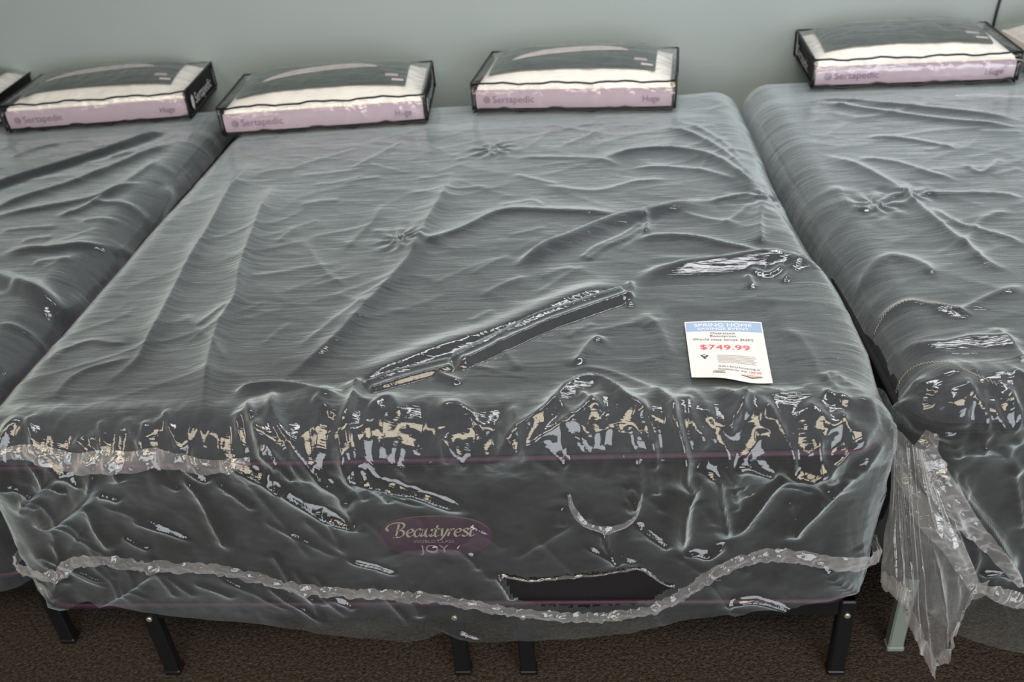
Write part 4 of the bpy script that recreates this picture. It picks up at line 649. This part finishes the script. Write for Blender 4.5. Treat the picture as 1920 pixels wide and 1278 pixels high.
RFOLD1 = [(-0.9128, -0.0298), (-0.9146, -0.0793), (-0.88, -0.1663), (-0.8276, -0.2502), (-0.7673, -0.3218), (-0.7144, -0.3876), (-0.6801, -0.4417)]
RFOLD2 = [(-0.9598, -0.0851), (-0.9274, -0.1652), (-0.8905, -0.2412), (-0.8475, -0.3205), (-0.8106, -0.3862), (-0.7821, -0.4455)]
RPERF = [[(-0.9733, 0.3081), (-0.9263, 0.3286), (-0.8808, 0.3423), (-0.8417, 0.335), (-0.8182, 0.3099), (-0.7965, 0.2786)], [(-1.013, 0.1009), (-0.982, 0.1151), (-0.947, 0.1233), (-0.9116, 0.1155), (-0.8811, 0.0944), (-0.8588, 0.0704), (-0.8336, 0.0508), (-0.8064, 0.0355)]]
FLAP_TOP = [(0.97, 0.03, 0.772), (0.98, 0.01, 0.776), (1.003, 0.0, 0.755), (1.03, 0.0, 0.734)]
FLAP_BOT = [(0.971, -0.02, 0.422), (0.989, -0.05, 0.432), (1.01, -0.07, 0.417), (1.017, -0.08, 0.371), (1.035, -0.09, 0.341), (1.065, -0.09, 0.272), (1.09, -0.1, 0.23), (1.105, -0.1, 0.301), (1.126, -0.09, 0.352), (1.139, -0.08, 0.402), (1.165, -0.06, 0.436)]
PILLOWS = [{'x': -0.572, 'y': 1.785, 'rz': 3.3, 'w': 0.765, 'seed': 2, 'label': 'bagged pillow lying across the left head corner of the middle bed'}, {'x': 0.343, 'y': 1.85, 'rz': -7, 'w': 0.745, 'seed': 3, 'label': 'bagged pillow lying squarely in the middle, facing straight out'}, {'x': -1.527, 'y': 1.965, 'rz': 4.4, 'w': 0.735, 'seed': 4, 'label': 'bagged pillow on the left bed, black lettered panel at its right end'}, {'x': 1.585, 'y': 1.935, 'rz': -3.2, 'w': 0.715, 'seed': 5, 'swoosh': False, 'label': 'bagged pillow on the right bed, black lettered panel at its left end'}, {'x': -2.34, 'y': 2.0, 'rz': 6, 'w': 0.75, 'seed': 6, 'label': 'bagged pillow cut off by the left edge of the photo'}, {'x': 2.375, 'y': 1.89, 'rz': 2, 'w': 0.75, 'seed': 8, 'plain': True, 'label': 'plain cream pillow cut off by the right edge of the photo'}]


# ------------------------------------------------------------------ build the beds
BED = []
BED.append(mattress((0, 0, Z0), 'plastic wrapped mattress with purple oval label, its cover torn low at the foot end', True))
BED.append(mattress((*LEFT_ORG, Z0), 'plastic wrapped mattress cut off by the left edge of the photo'))
BED.append(mattress((*RIGHT_ORG, Z0), 'plastic wrapped mattress with zigzag perforated film and a corner hanging to a point', tape='border'))
bed_frame((0, 0, 0), 'black steel bed frame in two halves under the middle mattress', (-.725, .035, .20, .953), ((-.745, .055), (.18, .973)))
bed_frame((*LEFT_ORG, 0), 'black steel bed frame at the left edge, one bolted leg in view', (-.953, .925), ((-.96, -.01), (.02, .945)))
bed_frame((*RIGHT_ORG, 0), 'bed frame at the right edge with a pale grey green front leg', (-.872, .90), ((-.892, -.01), (.02, .918)), pale=-.872)

cc = Cover(MW, ML, CENTRE_FEATS, CENTRE_HEM, CENTRE_FLATS, 3, side=CENTRE_SIDE)
cov = cc.build('plastic_cover', MAT['film'], BED[0], hole=np.array(HOLE)); cov['label'] = 'clear wrinkled plastic cover'
cc.ribbon('sealed_hem', SEAL, [.014, .016, .015, .015, .014, .018, .022], MAT['hem'], cov, .008, .009, 11, .011, 3, .004)
cc.ribbon('rolled_fold', LIPFOLD, [.006, .014, .016, .015, .012, .006], MAT['hem'], cov, .010, .010, 11, .020, 5)
cc.ribbon('curled_tear', CURL, [.003, .008, .009, .006, .002], MAT['hem'], cov, .010, .004, 7, .02, 8)
cc.ribbon('torn_edge', TEAR, [.002, .004, .003, .004, .002], MAT['hem'], cov, .003, .003, 5, .01, 9, .004)

lc = Cover(MW, ML, LEFT_FEATS, LEFT_HEM, LEFT_FLATS, 41, amp=1.3)
lcov = lc.build('plastic_cover', MAT['film'], BED[1], dx=.007, top_step=.009, front_step=.007); lcov['label'] = 'clear wrinkled plastic cover'

rc = Cover(MW, ML, RIGHT_FEATS, RIGHT_HEM, RIGHT_FLATS, 77, side=RIGHT_SIDE, amp=1.2)
rcov = rc.build('plastic_cover', MAT['film'], BED[2], dx=.006, top_step=.008, front_step=.0045); rcov['label'] = 'clear wrinkled plastic cover'
rc.ribbon('sealed_hem', RSEAL, [.014, .020, .018], MAT['hem'], rcov, .010, .012, 9, .02, 13, .004)
rc.ribbon('folded_strip', RFOLD1, [.008, .018, .022, .020, .014, .005], MAT['hem'], rcov, .012, .016, 13, .022, 17)
rc.ribbon('folded_strip', RFOLD2, [.006, .014, .018, .022, .018, .010], MAT['hem'], rcov, .012, .016, 13, .022, 19)
ss = rc.ribbon('heat_seal', RSTRIP, [.006, .014, .014], MAT['hem'], rcov, .006, .006, 7, .03, 15); ss['label'] = 'crinkled cream sealing strip'
for pts in RPERF:                                    # zigzag perforation pressed into the film
    c = cat(pts, 10); seg = np.concatenate([[0], np.cumsum(np.linalg.norm(np.diff(c, axis=0), axis=1))])
    q = np.arange(0, seg[-1], .0035); xx = np.interp(q, seg, c[:, 0]); yy = np.interp(q, seg, c[:, 1]) + .003 * np.where(np.arange(len(q)) % 2, 1, -1)
    P, n = rc.ev(xx, yy, .0015); mb = MB(); mb.tube(P, .0009, 4); mb.build('perforation', MAT['gold'], rcov)

# corner of the right bag: pleated flap that hangs to a point
def corner_flap():
    top = cat(FLAP_TOP, 10); bot = cat(FLAP_BOT, 10)
    m = 90; t = np.linspace(0, 1, m)
    def rs(c): return np.stack([np.interp(t, np.linspace(0, 1, len(c)), c[:, k]) for k in range(3)], -1)
    A, B = rs(top), rs(bot); v = np.linspace(0, 1, 60)[:, None, None]
    P = A[None] * (1 - v) + B[None] * v
    vv = v[..., 0] + 0 * t[None]; tq = np.broadcast_to(t[None], P.shape[:2]) + .05 * (vnoise(vv * 3, vv * 0 + t[None] * 4, 2) - .5)
    pl = .034 * (1 - np.abs(2 * vnoise(tq * 6.5, vv * .8, 21) - 1)) ** 2 + .016 * (1 - np.abs(2 * vnoise(tq * 15, vv * 1.2, 22) - 1)) ** 3
    P[..., 1] -= pl * (.25 + .85 * np.sin(vv * math.pi * .6))
    P[..., 1] -= .014 * crumple(tq * .35, vv * .28, .05, 71) * (.3 + vv)
    P[..., 0] += .006 * (vnoise(np.broadcast_to(t[None] * 20, P.shape[:2]), v[..., 0] * 6 + 0 * t[None], 5) - .5) * v[..., 0]
    o = mesh('corner_flap', P.reshape(-1, 3) - np.array([*RIGHT_ORG, Z0]), grid_faces(60, m), MAT['tail'], rcov)
    e = np.concatenate([P[-1]]); mb = MB()
    up = np.array([0, -.004, .044])
    wob = np.stack([.004 * (vnoise(t * 70, t * 0, 3) - .5), -.008 * vnoise(t * 50, t * 0 + 3, 4), .010 * (vnoise(t * 60, t * 0 + 5, 6) - .5)], -1)
    rows = np.stack([e + np.array([0, -.003, -.004]) + wob, e + up * .33 + wob[::-1] * .6, e + up * .66 - wob * .5, e + up + wob])
    mesh('sealed_hem', rows.reshape(-1, 3) - np.array([*RIGHT_ORG, Z0]), grid_faces(4, m), MAT['hem'], rcov)
corner_flap()

# ------------------------------------------------------------------ pillows
PZ = Z0 + ZT + .0095
for P in PILLOWS:
    bagged_pillow((P['x'], P['y'], PZ), math.radians(P['rz']), P['label'], w=P.get('w', .75), d=P.get('d', .41), seed=P['seed'], plain=P.get('plain', False), words=P.get('words', True), swoosh=P.get('swoosh', True))

# ------------------------------------------------------------------ price sign
def price_sign():
    c = SIGN; zt = Z0 + ZT + .016
    root = empty('price_sign', (sum(p[0] for p in c) / 4, sum(p[1] for p in c) / 4, zt)); tag(root, 'white price sheet with blue header and red price lying on the plastic', 'price sign')
    o = np.array(root.location)
    TL, TR, BL, BR = [np.array(p) for p in c]
    def at(u, v, lift=0.0):      # u across, v down
        p = (TL * (1 - u)[..., None] + TR * u[..., None]) * (1 - v)[..., None] + (BL * (1 - u)[..., None] + BR * u[..., None]) * v[..., None]
        z = zt + .004 * np.sin(u * 3.1) * (1 - v) + .003 * v ** 2 * np.sin(u * 5.2 + .4) + .006 * (v - .5) ** 2 + .0015 * np.sin(u * 9 + v * 4) * v + .004 * u * v + lift
        return np.stack([p[..., 0], p[..., 1], z], -1) - o
    def sheet(name, u0, u1, v0, v1, lift, mat, par, th=0):
        U, V = np.meshgrid(np.linspace(u0, u1, 40), np.linspace(v0, v1, 40)); mb = MB(); mb.add(at(U, V, lift), grid_faces(40, 40)[:, ::-1]); return mb.build(name, mat, par)
    def place(mb, v, f, cu, cv, wu, hv):
        w = v[:, 0].max() - v[:, 0].min(); h = v[:, 1].max() - v[:, 1].min()
        uu = cu + (v[:, 0] - (v[:, 0].max() + v[:, 0].min()) / 2) / w * wu; vv = cv - (v[:, 1] - (v[:, 1].max() + v[:, 1].min()) / 2) / h * hv
        mb.add(at(uu, vv, .0011), f)
    sh = sheet('sheet', 0, 1, 0, 1, 0, MAT['paper'], root)
    hd = sheet('header_band', .015, .985, .022, .185, .0006, MAT['blue'], root)
    def words(name, mat, par, items):
        for body, cu, cv, wu, hv in items:
            mb = MB(); place(mb, *text_shape(body, .05, depth=0), cu, cv, wu, hv); mb.build(name, mat, par, False)
    words('lettering', MAT['paperwhite'], hd, [('SPRING HOME', .49, .082, .74, .054), ('SAVINGS EVENT', .49, .148, .66, .038)])
    words('lettering', MAT['ink'], root, [('Overstock', .475, .225, .32, .034), ('Beautyrest', .475, .278, .34, .040), ('World class series 3NPT', .47, .336, .78, .034), ('Add a Serta boxspring or', .62, .800, .52, .036), ('foundation for only', .53, .848, .36, .036)])
    words('price', MAT['red'], root, [('$749.99', .475, .475, .63, .092)])
    words('small_price', MAT['red'], root, [('199.99', .81, .852, .15, .034)])
    mb = MB()
    for k in range(6):
        U, V = np.meshgrid(np.linspace(.36, .86 - .06 * rnd.random(), 12), np.array([0, .007])); mb.add(at(U, V + .603 + k * .024, .001), grid_faces(2, 12)[:, ::-1])
    mb.build('small_print', MAT['faint'], root, False)
    # winged shield emblem
    mb = MB(); em = [(-1, .7), (-.45, .75), (0, 1), (.45, .75), (1, .7), (.75, 0), (.35, -.2), (.3, -.7), (0, -1), (-.3, -.7), (-.35, -.2), (-.75, 0)]
    e = np.array([(0, 0)] + em); mb.add(at(.20 + e[:, 0] * .052, .640 - e[:, 1] * .040, .001), [(0, i + 1, (i + 1) % 12 + 1) for i in range(12)]); mb.build('emblem', MAT['ink'], root, False)
    mb = MB(); e = np.array([(-.5, .1), (0, .35), (.5, .05), (.0, -.1)]); mb.add(at(.20 + e[:, 0] * .05, .632 - e[:, 1] * .04, .0014), [(0, 3, 2, 1)]); mb.build('emblem', MAT['paperwhite'], root, False)
    # mattress picture and pale sketch
    mb = MB(); e = np.array([(-1, .35), (0, .9), (1, .30), (0, -.3)]); mb.add(at(.76 + e[:, 0] * .13, .915 - e[:, 1] * .032, .001), [(0, 3, 2, 1)]); mb.build('picture', MAT['faint'], root, False)
    mb = MB(); e = np.array([(-1, .35), (0, -.3), (1, .30), (1, .0), (0, -.75), (-1, .1)]); mb.add(at(.76 + e[:, 0] * .13, .915 - e[:, 1] * .032, .001), [(0, 5, 4, 1), (1, 4, 3, 2)]); mb.build('picture', MAT['ink'], root, False)
    mb = MB()
    for k in range(7):
        a0 = rnd.uniform(.27, .36); b0 = rnd.uniform(.875, .915); U = np.array([[a0, a0 + .12], [a0 + .004, a0 + .12]]); V = np.array([[b0, b0 + rnd.uniform(-.012, .012)], [b0 + .006, b0 + .006]]); mb.add(at(U, V, .001), [(0, 2, 3, 1)])
    mb.build('picture', MAT['sage'], root, False)
price_sign()

# ------------------------------------------------------------------ cord on the wall
mb = MB(); mb.tube(cat([(2.024, WALL_Y - .008, Z0 + .12), (2.026, WALL_Y - .010, Z0 + .21), (2.031, WALL_Y - .008, Z0 + .27), (2.040, WALL_Y - .007, Z0 + .45), (2.046, WALL_Y - .007, Z0 + .9), (2.04, WALL_Y - .007, Z0 + 1.6)], 8), .005, 8)
tag(mb.build('power_cord', MAT['cord']), 'thin black cord running down the wall above the right pillows', 'cord')

# ------------------------------------------------------------------ light
def area(name, loc, aim, size, power, col):
    l = bpy.data.lights.new(name, 'AREA'); l.shape = 'RECTANGLE'; l.size, l.size_y = size; l.energy = power; l.color = col
    o = bpy.data.objects.new(name, l); o.location = loc
    o.rotation_euler = (Vector(aim) - Vector(loc)).to_track_quat('-Z', 'Y').to_euler(); link(o); return o
area('window_light', (2.4, -5.2, 1.65), (0.2, 0, .8), (5.0, 2.7), 255, (.90, .95, 1.0))
area('ceiling_light', (.6, -2.1, 3.3), (.4, -1.2, 0), (3.4, 1.3), 120, (1.0, .86, .64))
area('ceiling_light', (-2.4, -1.7, 3.3), (-1.2, -1.0, 0), (2.0, .8), 36, (1.0, .86, .64))
area('ceiling_light', (1.3, 1.15, 3.3), (1.0, 1.9, .8), (3.6, .4), 62, (.97, .98, 1.0))
WORLD = ((.62, .65, .72, 1), .19)
EXPOSURE = 0.10


w = bpy.data.worlds.new('world'); scene.world = w; w.use_nodes = True
bg = w.node_tree.nodes['Background']; bg.inputs[0].default_value = WORLD[0]; bg.inputs[1].default_value = WORLD[1]

# ------------------------------------------------------------------ camera
cam = bpy.data.cameras.new('camera'); cam.sensor_width = 36; cam.lens = 31.817; cam.clip_start = .05
co = bpy.data.objects.new('camera', cam); link(co)
r2 = Vector((0.99609526, 0.05306745, -0.07055553)); u2 = Vector((0.03047366, 0.54338954, 0.83892739)); f = Vector((-0.08285887, 0.83780168, -0.53965058))
m = Matrix((r2, u2, -f)).transposed().to_4x4(); m.translation = Vector((0.37282418, -1.41930139, 1.19471211 + Z0)); co.matrix_world = m
cam.dof.use_dof = True; cam.dof.focus_distance = 2.0; cam.dof.aperture_fstop = 3.2
scene.camera = co
scene.view_settings.view_transform = 'Standard'; scene.view_settings.look = 'None'; scene.view_settings.gamma = 1.0
scene.view_settings.exposure = EXPOSURE
scene.view_settings.use_curve_mapping = False
scene.cycles.use_denoising = True
scene.cycles.transparent_max_bounces = 24
scene.cycles.max_bounces = 10
scene.cycles.sample_clamp_indirect = 6.0
